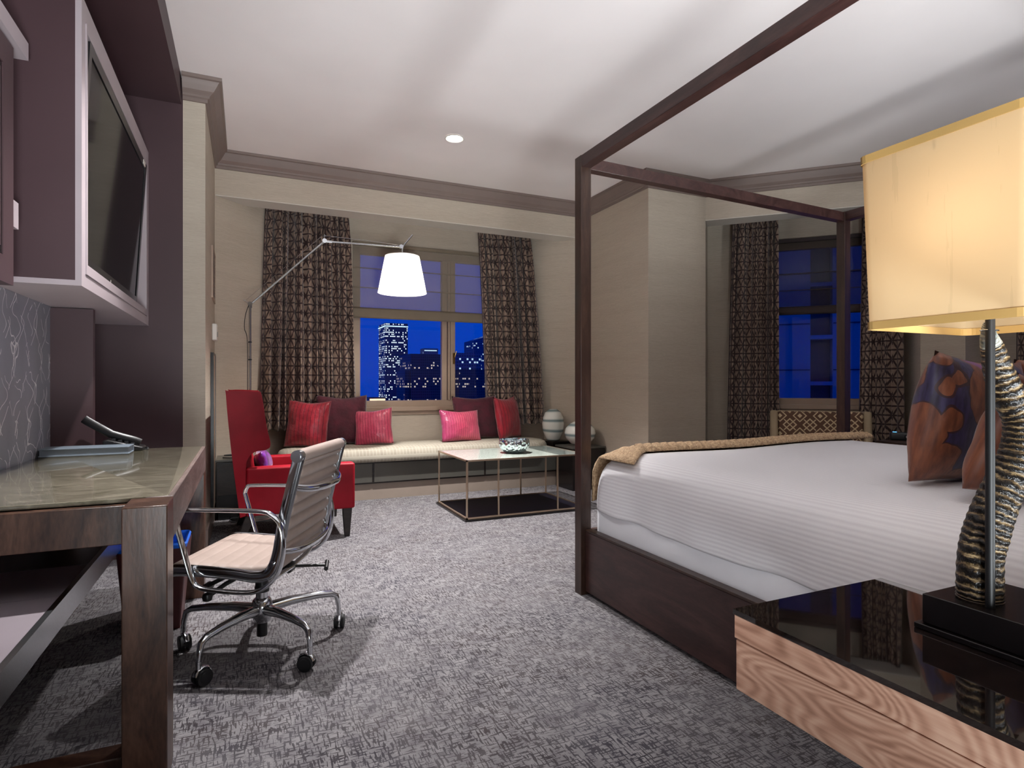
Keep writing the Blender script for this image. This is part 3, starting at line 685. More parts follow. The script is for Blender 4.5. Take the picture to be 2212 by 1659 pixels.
# ------------------------------------------------------------------ desk
t = thing('writing_desk', 'dark wood parsons desk with a stone-look glass top along the left wall', 'desk', (-.5, 2.6, 0))
def leg(x0, x1, y0, y1, z1=.755): obj('leg', MB().box(x0, x1, y0, y1, 0, z1), 'desk_wood', t, world=True, bevel=.003)
leg(-.297, -.192, 1.82, 1.96); leg(-.297, -.192, 3.35, 3.455, .63)
leg(-.835, -.74, 1.84, 1.96, .65); leg(-.835, -.74, 3.35, 3.455, .63)
obj('end_rail', MB().box(-.835, -.298, 1.93, 1.975, .635, .742), 'desk_wood', t, world=True, bevel=.002)
obj('end_rail', MB().box(-.835, -.298, 3.40, 3.455, .63, .742), 'desk_wood', t, world=True, bevel=.002)
obj('side_beam', MB().box(-.262, -.192, 1.961, 3.455, .632, .756), 'desk_beam_wood', t, world=True, bevel=.003)
obj('side_beam', MB().box(-.835, -.80, 1.961, 3.455, .66, .742), 'desk_wood', t, world=True)
obj('stretcher', MB().box(-.74, -.298, 1.875, 1.95, .0, .075), 'desk_wood', t, world=True, bevel=.003)
obj('under_top', MB().box(-.80, -.262, 1.976, 3.40, .722, .742), 'desk_wood', t, world=True)
obj('glass_top', MB().rbox(-.835, -.205, 1.965, 3.445, .744, .757, .006, .003), 'desk_glass_top', t, world=True, smooth=True)
obj('lower_shelf', MB().box(-.835, -.465, 1.976, 2.29, .435, .50), 'grey_lacquer', t, world=True)
obj('lower_shelf', MB().box(-.835, -.465, .98, 1.974, .435, .50), 'grey_lacquer', t, world=True)
obj('shelf_edge', MB().box(-.463, -.448, .98, 3.34, .43, .502), 'brushed_aluminium', t, world=True)
obj('shelf_recess', MB().box(-.835, -.465, 2.292, 3.34, .43, .47), 'black_lacquer', t, world=True)
# things on the desk
t = thing('folder', 'slate-grey leather guest folder lying at the back of the desk', 'folder', (-.66, 3.26, .757))
obj('cover', MB().rbox(-.83, -.49, 3.195, 3.325, .757, .763, .004, .002).rbox(-.83, -.49, 3.195, 3.325, .787, .793, .004, .002).rbox(-.83, -.49, 3.318, 3.328, .757, .793, .004, .002), 'screen_bezel', t, world=True)
simple('slate_leather', srgb(112, 122, 132), .35, var=.06, bump=.1, bscale=200)
t.children[0].data.materials[0] = M['slate_leather']
obj('pages', MB().box(-.825, -.495, 3.20, 3.317, .763, .787), 'slate_leather', t, world=True)
t = thing('telephone', 'black desk telephone with raised handset behind the grey folder', 'telephone', (-.54, 3.385, .757))
b = MB().prism_y([(-.62, .757), (-.455, .757), (-.455, .775), (-.60, .815), (-.62, .81)], 3.335, 3.44); obj('base', b, 'black_plastic', t, world=True, bevel=.006)
h = MB().tube([(-.700, 3.375, .915), (-.688, 3.375, .905), (-.64, 3.375, .872), (-.59, 3.375, .838), (-.545, 3.375, .822), (-.50, 3.375, .806), (-.47, 3.375, .792)], [.008, .013, .013, .015, .018, .016, .010], 10, w=.02)
obj('handset', h, 'black_plastic', t, world=True, smooth=True)
k = MB()
for i in range(3):
    for j in range(4): k.box(-.585+j*.026, -.57+j*.026, 3.35+i*.02, 3.362+i*.02, .790-j*.006, .818-j*.007)
obj('keypad', k, 'rubber', t, world=True)
cd = MB().tube([(-.47+.03*math.sin(i*.5), 3.40+.02*math.cos(i*.7), .762+.004*math.sin(i)) for i in range(14)], .004, 6); obj('cord', cd, 'rubber', t, world=True, smooth=True)
# waste bin
t = thing('waste_bin', 'dark red leather waste bin with a blue liner under the desk', 'waste bin', (-.37, 3.08, 0))
def bin_(e, z0, z1, k0, k1): return MB().stack(-.50, -.24, 2.95, 3.21, .02, [(k0, z0), (k1, z1)], 4, 1, cap=False)
obj('body', bin_(0, 0, .36, .03, 0), 'dark_red_leather', t, world=True, solid=.008)
obj('floor_panel', MB().box(-.475, -.265, 2.98, 3.185, .003, .012), 'dark_red_leather', t, world=True)
obj('liner', MB().stack(-.497, -.243, 2.953, 3.207, .02, [(.010, .33), (-.002, .355), (-.006, .375), (.0, .382), (.012, .37), (.02, .33), (.03, .1), (.1, .1)], 4, 1), 'liner_blue', t, world=True, smooth=True)
# ------------------------------------------------------------------ office chair (local: +x forward, +y its left)
def bez(pts, n=6):       # Catmull-Rom through points
    P = [Vector(p) for p in pts]; out = []
    for i in range(len(P)-1):
        a = P[max(i-1, 0)]; b = P[i]; c = P[i+1]; d = P[min(i+2, len(P)-1)]
        for k in range(n):
            t = k/n
            out.append(.5*((2*b)+(c-a)*t+(2*a-5*b+4*c-d)*t*t+(3*b-a-3*c+d)*t**3))
    out.append(P[-1]); return out
ch = thing('office_chair', 'low-back office chair with ribbed taupe leather and polished aluminium frame at the desk', 'chair', (.06, 2.61, 0), R(154))
HW = .225
def ribbed(path, th, rib, n_rib_len, base=.3):
    """leather sling along path (x,z), cross ribs"""
    P = bez([(a, 0, b) for a, b in path], 34); L = [0]
    for i in range(1, len(P)): L.append(L[-1]+(P[i]-P[i-1]).length)
    ys = [-HW, -HW+.006, -HW+.03, -.1, 0, .1, HW-.03, HW-.006, HW]; prof_ = [.25, .8, 1, 1, 1, 1, 1, .8, .25]
    top = []; bot = []
    for i, p in enumerate(P):
        t = (P[min(i+1, len(P)-1)]-P[max(i-1, 0)]).normalized(); nrm = Vector((-t.z, 0, t.x))
        r = abs(math.sin(PI*L[i]/n_rib_len))**.5; r = base+(1-base)*r
        end = min(1, min(i, len(P)-1-i)/2+.3)
        top.append([p+nrm*(th*r*k*end)+Vector((0, y, 0)) for y, k in zip(ys, prof_)])
        bot.append([p-nrm*(th*r*k*end)+Vector((0, y, 0)) for y, k in zip(ys, prof_)])
    return MB().rings([a+b[::-1] for a, b in zip(top, bot)], True, True)
seatP = [(-.165, .412), (-.125, .399), (-.05, .393), (.10, .398), (.20, .404), (.245, .392), (.262, .372)]
backP = [(-.148, .385), (-.165, .46), (-.186, .57), (-.214, .69), (-.243, .800)]
obj('seat', ribbed(seatP, .012, 1, .052, .72), 'office_leather', ch, smooth=2)
obj('backrest', ribbed(backP, .021, 1, .050, .12), 'office_leather', ch, smooth=2)
obj('headroll', MB().tube([(-.245, -HW-.004, .815), (-.245, -HW+.004, .815), (-.245, HW-.004, .815), (-.245, HW+.004, .815)], [.021, .024, .024, .021], 20), 'office_leather', ch, smooth=True)
for s in (-1, 1):
    y = s*(HW+.012)
    path = bez([(.262, y, .372), (.245, y, .386), (.18, y, .392), (0, y, .380), (-.08, y, .370), (-.135, y, .384), (-.166, y, .45), (-.188, y, .57), (-.216, y, .69), (-.247, y, .815)], 6)
    sr = obj('side_rail', MB().tube(path, .009, 12, w=.022), 'chrome', ch, smooth=True)
    obj('end_cap', MB().cyl((-.245, s*(HW+.002), .815), (-.245, s*(HW+.030), .815), .023, 24).cyl((-.245, s*(HW+.030), .815), (-.245, s*(HW+.033), .815), .015, 20), 'brushed_aluminium', sr, smooth=True)
    obj('bolt', MB().cyl((-.184, y, .55), (-.184, y+s*.02, .55), .010, 12), 'chrome', sr, smooth=True)
    obj('bolt', MB().cyl((-.150, y, .42), (-.150, y+s*.02, .42), .009, 12), 'chrome', sr, smooth=True)
    ya = s*(HW+.040)
    ap = [(.200, ya, .585), (.190, ya, .610), (.155, ya, .620), (-.10, ya, .618), (-.160, ya, .602), (-.192, ya, .560), (-.200, ya, .48), (-.180, ya, .395), (-.13, ya, .340), (-.07, ya, .322), (.05, ya, .328), (.115, ya, .342), (.140, ya, .380), (.170, ya, .48)]
    P = bez(ap+[ap[0]], 6)[:-1]
    obj('armrest', MB().tube(P, .014, 12, w=.008, closed=True), 'chrome', ch, smooth=True)
for x, z in ((.06, .362), (-.12, .352)):
    obj('spreader', MB().tube([(x, -HW-.01, z+.012), (x, -.15, z-.012), (x, 0, z-.018), (x, .15, z-.012), (x, HW+.01, z+.012)], .012, 12, w=.009), 'chrome', ch, smooth=True)
obj('back_brace', MB().tube(bez([(-.218, -HW-.006, .70), (-.262, -.17, .685), (-.290, -.08, .680), (-.296, 0, .680), (-.290, .08, .680), (-.262, .17, .685), (-.218, HW+.006, .70)], 5), .007, 12, w=.013), 'chrome', ch, smooth=True)
obj('back_brace', MB().tube(bez([(-.170, -HW-.006, .46), (-.215, -.15, .450), (-.228, 0, .446), (-.215, .15, .450), (-.170, HW+.006, .46)], 5), .007, 12, w=.011), 'chrome', ch, smooth=True)
m = MB().box(-.085, .075, -.045, .045, .305, .350).box(-.13, -.085, -.03, .03, .315, .352)
mech = obj('tilt_mechanism', m, 'black_plastic', ch, bevel=.008)
obj('lever', MB().tube([(.05, .03, .32), (.10, .10, .295), (.14, .15, .265)], .009, 10).lathe([(.004, -.018), (.016, -.012), (.019, 0), (.016, .012), (.004, .018)], (.142, .153, .263), 14), 'black_plastic', mech, smooth=True)
obj('lever', MB().tube([(.04, .05, .33), (.13, .05, .305), (.19, .06, .275)], .014, 10, w=.009).cyl((.19, .045, .272), (.19, .08, .272), .016, 14), 'black_plastic', mech, smooth=True)
obj('tension_knob', MB().cyl((-.10, -.02, .33), (-.235, -.09, .315), .006, 8).cyl((-.225, -.125, .32), (-.245, -.055, .31), .009, 10), 'black_plastic', mech, smooth=True)
obj('gas_cylinder', MB().cyl((0, 0, .25), (0, 0, .31), .026, 24).cyl((0, 0, .235), (0, 0, .255), .029, 24), 'black_plastic', ch, smooth=True)
obj('column', MB().lathe([(.024, .205), (.024, .248), (.022, .25)], n=24).lathe([(.020, .105), (.033, .115), (.040, .14), (.042, .175), (.036, .20), (.026, .21)], n=28), 'chrome', ch, smooth=True)
obj('column_foot', MB().cyl((0, 0, .055), (0, 0, .108), .021, 20), 'black_plastic', ch, smooth=True)
for k in range(5):
    a = R(12+72*k-154); c_, s_ = math.cos(a), math.sin(a)
    pth = [(c_*r_, s_*r_, z_) for r_, z_ in ((.03, .165), (.12, .172), (.22, .170), (.285, .163), (.308, .150), (.318, .115), (.320, .085))]
    obj('base_leg', MB().tube(pth, [.022, .019, .015, .013, .012, .010, .009], 12, w=None), 'chrome', ch, smooth=True)
    px_, py_ = c_*.32, s_*.32
    ca = obj('caster', MB().cyl((px_, py_, .06), (px_, py_, .09), .010, 12), 'chrome', ch, smooth=True)
    d = a+R(60+37*k); fx, fy = math.cos(d), math.sin(d); ox, oy = px_+fx*.014, py_+fy*.014
    hood = MB()
    hood.tube([(ox-fx*.030, oy-fy*.030, .040), (ox-fx*.020, oy-fy*.020, .058), (ox, oy, .066), (ox+fx*.020, oy+fy*.020, .058), (ox+fx*.030, oy+fy*.030, .040)], .011, 10, w=.006)
    obj('caster_hood', hood, 'chrome', ca, smooth=True)
    for s in (-1, 1):
        wx, wy = ox-fy*s*.006, oy+fx*s*.006; ex, ey = ox-fy*s*.020, oy+fx*s*.020
        obj('wheel', MB().cyl((wx, wy, .030), (ex, ey, .030), .029, 24).cyl((ex, ey, .030), (ox-fy*s*.022, oy+fx*s*.022, .030), .020, 20), 'rubber', ca, smooth=True)

# ------------------------------------------------------------------ red wing chair
t = thing('wing_chair', 'red leather high-back armchair with low wings and tapered dark legs', 'armchair', (.33, 4.63, 0))
ya, yb = 4.25, 5.02
side = bez([(-.035, 0, .20), (-.085, 0, .62), (-.118, 0, 1.0), (-.105, 0, 1.035), (.06, 0, 1.03), (.095, 0, 1.005), (.125, 0, .80), (.150, 0, .675), (.120, 0, .640), (.055, 0, .630), (.012, 0, .585), (.0, 0, .52), (.0, 0, .21)], 4)
sp = [(p.x, p.z) for p in side]
for y0_, y1_ in ((ya, ya+.075), (yb-.075, yb)):
    obj('wing', MB().prism_y(sp, y0_, y1_), 'red_leather', t, world=True, bevel=.014, seg=3)
inner = [(-.03, .20), (-.112, 1.0), (-.10, 1.028), (-.02, 1.028), (.0, 1.0), (.06, .45), (.06, .20)]
obj('backrest', MB().prism_y(inner, ya+.07, yb-.07), 'red_leather', t, world=True, bevel=.02, seg=3)
for y0_, y1_ in ((ya, ya+.115), (yb-.115, yb)):
    obj('armrest', MB().rbox(.0, .705, y0_, y1_, .202, .522, .02, .014), 'red_leather', t, world=True, smooth=True)
obj('seat_base', MB().rbox(.02, .685, ya+.11, yb-.11, .205, .33, .02, .014), 'red_leather', t, world=True, smooth=True)
obj('seat_cushion', MB().rbox(.06, .695, ya+.12, yb-.12, .33, .455, .04, .03), 'red_leather', t, world=True, smooth=True)
for x, y, dx in ((.655, ya+.045, 0), (.655, yb-.045, 0), (.03, ya+.045, -.08), (.03, yb-.045, -.08)):
    l = MB(); l.rings([[(x-.018+dx, y-.018, 0), (x+.018+dx, y-.018, 0), (x+.018+dx, y+.018, 0), (x-.018+dx, y+.018, 0)], [(x-.032, y-.03, .204), (x+.032, y-.03, .204), (x+.032, y+.03, .204), (x-.032, y+.03, .204)]])
    obj('leg', l, 'dark_wood', t, world=True, bevel=.003)

# ------------------------------------------------------------------ cushions (pillows)
def pillow(name, label, w, h, th, loc, rot, mat, group=None, n=22, seed=0, cat='pillow', pinch=.07):
    """w along local x, h along local z, face +-y"""
    rnd = random.Random(seed); o1 = Vector((rnd.uniform(0, 9), rnd.uniform(0, 9), rnd.uniform(0, 9)))
    mb = MB(); F = []; B = []
    for j in range(n+1):
        for i in range(n+1):
            u = i/n*2-1; v = j/n*2-1
            px = u*(1-pinch*(1-u*u)*0-pinch*(1-abs(v))**1*abs(u)**3*1.0); pz = v*(1-pinch*(1-abs(u))*abs(v)**3)
            tt = (max(0, 1-abs(u)**2.6))**.55*(max(0, 1-abs(v)**2.6))**.55
            nz_ = noise.noise(Vector((u*1.6, v*1.6, 0))+o1)*.16+noise.noise(Vector((u*5, v*3, 2))+o1)*.05
            y = th/2*tt*(1+nz_*1.2)
            sag = -.05*h*(1-u*u)*(v > .2)*(v-.2)
            F.append((px*w/2, -y, pz*h/2+h/2+sag)); B.append((px*w/2, y, pz*h/2+h/2+sag))
    k = n+1; mb.v = F+B
    for j in range(n):
        for i in range(n):
            a = j*k+i; mb.f.append([a, a+1, a+k+1, a+k]); b_ = k*k; mb.f.append([b_+a, b_+a+k, b_+a+k+1, b_+a+1])
    # seam: join rims
    rim = [(i, 0) for i in range(n)]+[(n, j) for j in range(n)]+[(n-i, n) for i in range(n)]+[(0, n-j) for j in range(n)]
    ids = [j*k+i for i, j in rim]
    for q_ in range(len(ids)):
        a, b_ = ids[q_], ids[(q_+1) % len(ids)]; mb.f.append([b_, a, a+k*k, b_+k*k])
    me_o = obj(name, mb, mat, None, smooth=2)
    import bmesh
    bm = bmesh.new(); bm.from_mesh(me_o.data); bmesh.ops.remove_doubles(bm, verts=bm.verts, dist=1e-4); bmesh.ops.recalc_face_normals(bm, faces=bm.faces); bm.to_mesh(me_o.data); bm.free()
    me_o.location = loc; me_o.rotation_euler = rot
    return tag(me_o, label, cat, group)
GP = 'throw pillows on the daybed'
ZB = .492
pillow('throw_pillow', 'crimson striped pillow leaning at the left end of the daybed', .40, .45, .17, (.50, 5.76, ZB-.004), (R(-9), R(3), R(-24)), 'crimson_silk', GP, seed=1)
pillow('throw_pillow', 'large burgundy velvet pillow behind the pink pillow, left of the window', .50, .49, .16, (.86, 5.86, ZB), (R(-9), R(1), R(8)), 'burgundy_velvet', GP, seed=2)
pillow('throw_pillow', 'pink to violet silk pillow leaning below the left window corner', .37, .36, .15, (1.13, 5.72, ZB), (R(-16), R(-5), R(-20)), 'pink_silk', GP, seed=3)
pillow('throw_pillow', 'violet-edged pink silk pillow at the right end of the daybed', .47, .335, .15, (2.02, 5.70, ZB), (R(-16), R(2), R(12)), 'pink_silk_left_violet', GP, seed=4)
pillow('throw_pillow', 'burgundy velvet pillow between the pink and crimson ones, right of the window', .54, .47, .14, (2.26, 5.87, ZB), (R(-9), R(-1), R(6)), 'burgundy_velvet', GP, seed=5)
pillow('throw_pillow', 'crimson pillow standing nearest the striped vases', .40, .46, .15, (2.61, 5.80, ZB), (R(-9), R(-2), R(30)), 'crimson_silk', GP, seed=6)
pillow('lumbar_pillow', 'violet satin pillow tucked in the back of the red wing chair', .40, .16, .11, (.13, 4.60, .457), (R(-14), 0, R(90)), 'violet_satin', seed=7)
pillow('small_pillow', 'small hot-pink pillow at the front of the red wing chair', .24, .15, .10, (.62, 4.70, .457), (R(-30), 0, R(70)), 'pink_silk', seed=8)

# ------------------------------------------------------------------ daybed
t = thing('daybed', 'long window daybed with beige woven seat and dark panelled base', 'daybed', (1.6, 5.8, 0))
obj('seat_cushion', MB().stack(.26, 2.99, 5.46, 6.10, .30, [(.03, .355), (.008, .36), (0, .375), (-.004, .41), (.004, .44), (.02, .465), (.05, .480), (.12, .490), (.24, .493)], 10, 14), 'woven_cushion', t, world=True, smooth=2)
obj('base_front', MB().prism([(-.02, 5.53), (3.18, 5.53), (3.18, 5.70), (2.78, 6.12), (.38, 6.12), (-.02, 5.70)], .150, .352), 'dark_wood', t, world=True, bevel=.003)
simple('plinth_taupe', srgb(150, 136, 124), .5, var=.05)
obj('plinth', MB().prism([(-.02, 5.55), (3.16, 5.55), (3.16, 5.70), (2.78, 6.12), (.38, 6.12), (-.02, 5.70)], 0, .148), 'plinth_taupe', t, world=True)
obj('shade_board', MB().box(.42, .95, 6.105, 6.135, .353, .63), 'dark_wood', t, world=True)  # dark boards added to stand for the wall shade below the curtains
obj('shade_board', MB().box(2.62, 2.76, 6.105, 6.135, .353, .63), 'dark_wood', t, world=True)
simple('dark_mirror', srgb(92, 90, 84), .28, .3, var=.12, scale=2)
fr = MB()
for a, b_ in ((0.02, 1.07), (1.09, 2.19), (2.21, 3.16)): fr.box(a, b_, 5.522, 5.53, .165, .34)
obj('front_panel', fr, 'dark_mirror', t, world=True)
t = thing('end_box', 'black lacquer box table in the corner behind the red wing chair', 'side table', (-.09, 5.35, 0))
obj('body', MB().box(-.215, -.03, 5.18, 5.52, .06, .462), 'black_lacquer', t, world=True, bevel=.004)
obj('top', MB().box(-.218, -.027, 5.177, 5.522, .463, .478), 'dark_mirror', t, world=True)
obj('drawer', MB().box(-.205, -.04, 5.172, 5.178, .20, .44), 'dark_wood', t, world=True)
obj('foot', MB().box(-.20, -.045, 5.20, 5.51, 0, .06), 'black_lacquer', t, world=True)
cb = MB().tube(bez([(-.17, 5.3, .484), (-.10, 5.24, .486), (-.05, 5.30, .490), (-.10, 5.40, .494), (-.16, 5.33, .498), (-.09, 5.27, .502), (-.05, 5.38, .500)], 6), .005, 6)
tag(obj('cable', cb, 'rubber', smooth=True), 'loose black cable coiled on top of the corner box', 'cable')
t = thing('end_box', 'black lacquer box stand under the round striped vase by the column wall', 'side table', (3.2, 5.35, 0))
obj('body', MB().box(3.00, 3.385, 5.14, 5.50, .0, .42), 'black_lacquer', t, world=True, bevel=.004)
obj('top', MB().box(2.995, 3.388, 5.135, 5.505, .421, .437), 'dark_mirror', t, world=True)
t = thing('end_box', 'black wooden ledge in the bay corner under the tall striped vase', 'ledge', (3.1, 5.75, 0))
obj('body', MB().prism([(3.00, 5.56), (3.36, 5.54), (3.02, 5.88), (2.92, 5.84)], .353, .462), 'black_lacquer', t, world=True)
v = obj('vase', MB().lathe([(.03, 0), (.068, .004), (.082, .03), (.112, .10), (.120, .18), (.112, .25), (.088, .305), (.05, .335), (.042, .340), (.030, .334)], (0, 0, 0), 40), 'striped_glass', smooth=True)
v.location = (3.07, 5.69, .464); tag(v, 'tall egg-shaped white glass vase with grey swirl stripes', 'vase')
v = obj('vase', MB().lathe([(.03, 0), (.06, .004), (.10, .025), (.148, .08), (.162, .13), (.150, .18), (.11, .225), (.06, .25), (.045, .252), (.035, .247)], (0, 0, 0), 40), 'striped_glass', smooth=True)
v.location = (3.185, 5.31, .438); v.rotation_euler = (0, 0, 1.2); tag(v, 'round white striped glass vase half hidden behind the bed post', 'vase')

# ------------------------------------------------------------------ coffee table
t = thing('coffee_table', 'brass wire-frame coffee table with seeded glass top and dark glass base', 'coffee table', (2.12, 4.71, 0))
x0, x1, y0, y1 = 1.58, 2.66, 4.35, 5.08
def ring(z, r): 
    m = MB()
    for a, b_ in (((x0, y0), (x1, y0)), ((x1, y0), (x1, y1)), ((x1, y1), (x0, y1)), ((x0, y1), (x0, y0))):
        dx = r if a[1] == b_[1] else 0; dy = r if a[0] == b_[0] else 0
        m.box(min(a[0], b_[0])-r, max(a[0], b_[0])+r, min(a[1], b_[1])-r, max(a[1], b_[1])+r, z-r, z+r)
    return m
obj('top_frame', ring(.475, .0065), 'table_metal', t, world=True)
obj('base_frame', ring(.022, .0065), 'table_metal', t, world=True)
for y in (y0, y1):
    for x in (x0, x0+.27, x0+.81, x1): obj('post', MB().box(x-.006, x+.006, y-.006, y+.006, .028, .469), 'table_metal', t, world=True)
obj('glass_top', MB().box(x0+.007, x1-.25, y0+.007, y1-.007, .470, .481), 'seeded_glass', t, world=True)
t2 = NT('pale_glass'); t2.noise(t2.vec(), 3); t2.set(Base_Color=srgb(150, 165, 160), Roughness=.05, Alpha=.45, Coat_Weight=1.); M['pale_glass'] = t2.m
obj('glass_leaf', MB().box(x1-.249, x1-.007, y0+.007, y1-.007, .470, .481), 'pale_glass', t, world=True)
obj('base_plate', MB().box(x0-.02, x1+.02, y0-.02, y1+.02, .0, .015), 'black_lacquer', t, world=True)
simple('navy_glass', srgb(30, 27, 42), .55, var=.15, Specular_IOR_Level=.2)
obj('lower_shelf', MB().box(x0+.007, x1-.007, y0+.007, y1-.007, .0155, .020), 'navy_glass', t, world=True)
b = obj('bowl', MB().lathe([(.045, 0), (.075, .003), (.105, .02), (.128, .05), (.136, .078), (.132, .105), (.129, .118), (.126, .118), (.128, .104), (.131, .078), (.122, .052), (.10, .026), (.06, .010), (.02, .008)], (0, 0, 0), 40), 'hammered_silver', smooth=True)
b.location = (2.13, 4.66, .482); tag(b, 'hammered silver bowl on the glass coffee table', 'bowl')

# ------------------------------------------------------------------ arc floor lamp
t = thing('floor_lamp', 'tall aluminium cantilever floor lamp with a white drum shade', 'floor lamp', (.03, 5.15, 0))
obj('base', MB().lathe([(.165, 0), (.165, .012), (.155, .018), (.02, .022)], (.05, 5.15, 0), 40), 'brushed_aluminium', t, world=True, smooth=True)
po = obj('pole', MB().cyl((.03, 5.15, .018), (.03, 5.15, 1.70), .0095, 16), 'chrome', t, world=True, smooth=True)
obj('collar', MB().cyl((.03, 5.15, 1.41), (.03, 5.15, 1.42), .014, 16).cyl((.03, 5.15, 1.27), (.03, 5.15, 1.28), .014, 16), 'black_plastic', t, world=True, smooth=True)
obj('joint', MB().cyl((.03, 5.15, 1.69), (.03, 5.15, 1.73), .015, 16).cyl((.03, 5.13, 1.72), (.03, 5.17, 1.72), .018, 16).tube([(.03, 5.15, 1.72), (-.02, 5.15, 1.75)], .004, 8), 'chrome', t, world=True, smooth=True)
obj('lower_arm', MB().tube([(.035, 5.145, 1.72), (.595, 5.145, 2.272)], .0085, 12), 'brushed_aluminium', t, world=True, smooth=True)
obj('tension_wire', MB().tube([(.0, 5.145, 1.75), (.56, 5.145, 2.30), (.60, 5.145, 2.325)], .0016, 6).tube([(.60, 5.145, 2.325), (1.0, 5.145, 2.318), (1.24, 5.145, 2.306)], .0016, 6), 'chrome', t, world=True, smooth=True)
obj('elbow', MB().cyl((.60, 5.13, 2.280), (.60, 5.16, 2.280), .019, 18).tube([(.60, 5.145, 2.28), (.60, 5.145, 2.335)], .004, 8).box(.60, .66, 5.138, 5.152, 2.268, 2.287), 'chrome', t, world=True, smooth=True)
obj('upper_arm', MB().tube([(.62, 5.145, 2.278), (1.235, 5.145, 2.292)], .0085, 12), 'brushed_aluminium', t, world=True, smooth=True)
obj('handle', MB().tube(bez([(1.262, 5.145, 2.225), (1.262, 5.145, 2.27), (1.275, 5.145, 2.31), (1.31, 5.145, 2.355), (1.352, 5.145, 2.41)], 6), .0075, 10).cyl((1.25, 5.13, 2.295), (1.25, 5.16, 2.295), .018, 16), 'brushed_aluminium', t, world=True, smooth=True)
LC = (1.262, 5.145)
obj('socket', MB().lathe([(.012, 2.19), (.024, 2.195), (.026, 2.225), (.010, 2.235)], (*LC, 0), 20), 'white_plastic', t, world=True, smooth=True)
obj('lamp_shade', MB().lathe([(.150, 2.212), (.213, 1.885)], (*LC, 0), 56, cap=False), 'white_parchment_shade', t, world=True, smooth=True)
obj('added_diffuser', MB().lathe([(.026, 2.204), (.148, 2.204)], (*LC, 0), 48, cap=False), 'white_parchment_shade', t, world=True)  # disc added to soften the light leaving the shade top
obj('shade_ring', MB().tube([(LC[0]+.15*math.cos(2*PI*i/40), LC[1]+.15*math.sin(2*PI*i/40), 2.212) for i in range(40)], .002, 6, closed=True).tube([(LC[0]-.15, LC[1], 2.212), (LC[0]+.15, LC[1], 2.212)], .0018, 6).tube([(LC[0], LC[1]-.15, 2.212), (LC[0], LC[1]+.15, 2.212)], .0018, 6), 'chrome', t, world=True)
obj('bulb', MB().lathe([(.008, 2.13), (.028, 2.10), (.033, 2.07), (.025, 2.04), (.006, 2.03)], (*LC, 0), 18), 'bulb_warm', t, world=True, smooth=True)
obj('bulb_holder', MB().cyl((*LC, 2.12), (*LC, 2.20), .013, 12), 'white_plastic', t, world=True, smooth=True)
obj('cord', MB().tube(bez([(.02, 5.14, 1.71), (-.005, 5.14, 1.62), (-.010, 5.14, 1.52), (.01, 5.14, 1.42), (.012, 5.14, 1.0), (.012, 5.14, .03)], 8), .003, 6), 'rubber', t, world=True, smooth=True)
# ------------------------------------------------------------------ canopy bed
BL, BW = 2.12, 2.20
def bp(s, t_, z=0): return (1.558+s, 2.65-t_+.052*s, z)      # s across from the aisle side, t_ from the foot
def bfn(x, y, z): return bp(x, y, z)
def bbox_(s0, s1, t0, t1, z0, z1, r=0, e=None, mb=None, n=3):
    m = MB()
    if r: m.rbox(s0, s1, t0, t1, z0, z1, r, e, n)
    else: m.box(s0, s1, t0, t1, z0, z1)
    m.v = [bp(*p) for p in m.v]; m.f = [f[::-1] for f in m.f]
    return m
t = thing('canopy_bed', 'dark brown four-poster bed frame with open square canopy rails', 'bed', (2.6, 1.6, 0))
PW = .062
for s0, t0 in ((0, 0), (BW-PW, 0), (0, BL-PW), (BW-PW, BL-PW)):
    obj('post', bbox_(s0, s0+PW, t0, t0+PW, 0, 2.25), 'bed_wood', t, world=True, bevel=.002)
for s0 in (.001, BW-PW+.001):
    obj('canopy_rail', bbox_(s0+.001, s0+PW-.003, PW, BL-PW, 2.190, 2.249), 'bed_panel_wood', t, world=True, bevel=.002)
for t0 in (.003, BL-PW+.001):
    obj('canopy_rail', bbox_(PW, BW-PW, t0, t0+.054, 2.187, 2.247), 'bed_panel_wood', t, world=True, bevel=.002)
for s0 in (.028, BW-.060):
    obj('side_rail', bbox_(s0, s0+.032, PW-.004, BL-PW, .018, .325), 'bed_panel_wood', t, world=True, bevel=.003)
obj('side_rail_cap', bbox_(.024, .066, PW+.002, BL-PW, .3255, .336), 'bed_wood', t, world=True, bevel=.002)
obj('foot_rail', bbox_(PW, BW-PW, .014, .044, .018, .325), 'bed_panel_wood', t, world=True, bevel=.003)
obj('headboard', bbox_(PW, BW-PW, BL-.05, BL-.012, .02, 1.05), 'bed_panel_wood', t, world=True, bevel=.003)
o = obj('mattress', bbox_(.069, BW-.069, .069, BL-.07, .31, .475, .06, .02), 'white_sheet', None, smooth=True); tag(o, 'white sheeted mattress and base showing below the coverlet', 'mattress')
# coverlet : draped shell
def cov(s, t_, z):
    f = max(0, min(1, (.66-z)/.2))
    d = .007*math.sin(t_*9)+.004*math.sin(t_*23+1)+.006*math.sin(s*8)
    sx = s+(-1 if s < BW/2 else 1)*(d*f) if (s < .3 or s > BW-.3) else s
    tt = t_+(-1 if t_ < BL/2 else 1)*(d*f) if t_ < .3 else t_
    zz = z
    if z < .46: zz = z+.005*math.sin(t_*5+s*4)+.003*math.sin(t_*17)
    if z > .70: zz = z+.006*math.sin(s*5)*math.sin(t_*4)
    return bp(sx, tt, zz)
st = [(-.003, .436), (-.004, .445), (-.005, .50), (-.004, .55), (.002, .595), (.014, .635), (.034, .667), (.066, .692), (.11, .709), (.17, .719), (.26, .724), (.4, .727), (.7, .729), (.92, .730)]
m = MB(); m.stack(.065, BW-.065, .055, BL-.07, .13, st, 10, 60, None, cap=False)
k = len(m.v)//len(st); last = list(range(k*(len(st)-1), k*len(st))); m.f.append(last)
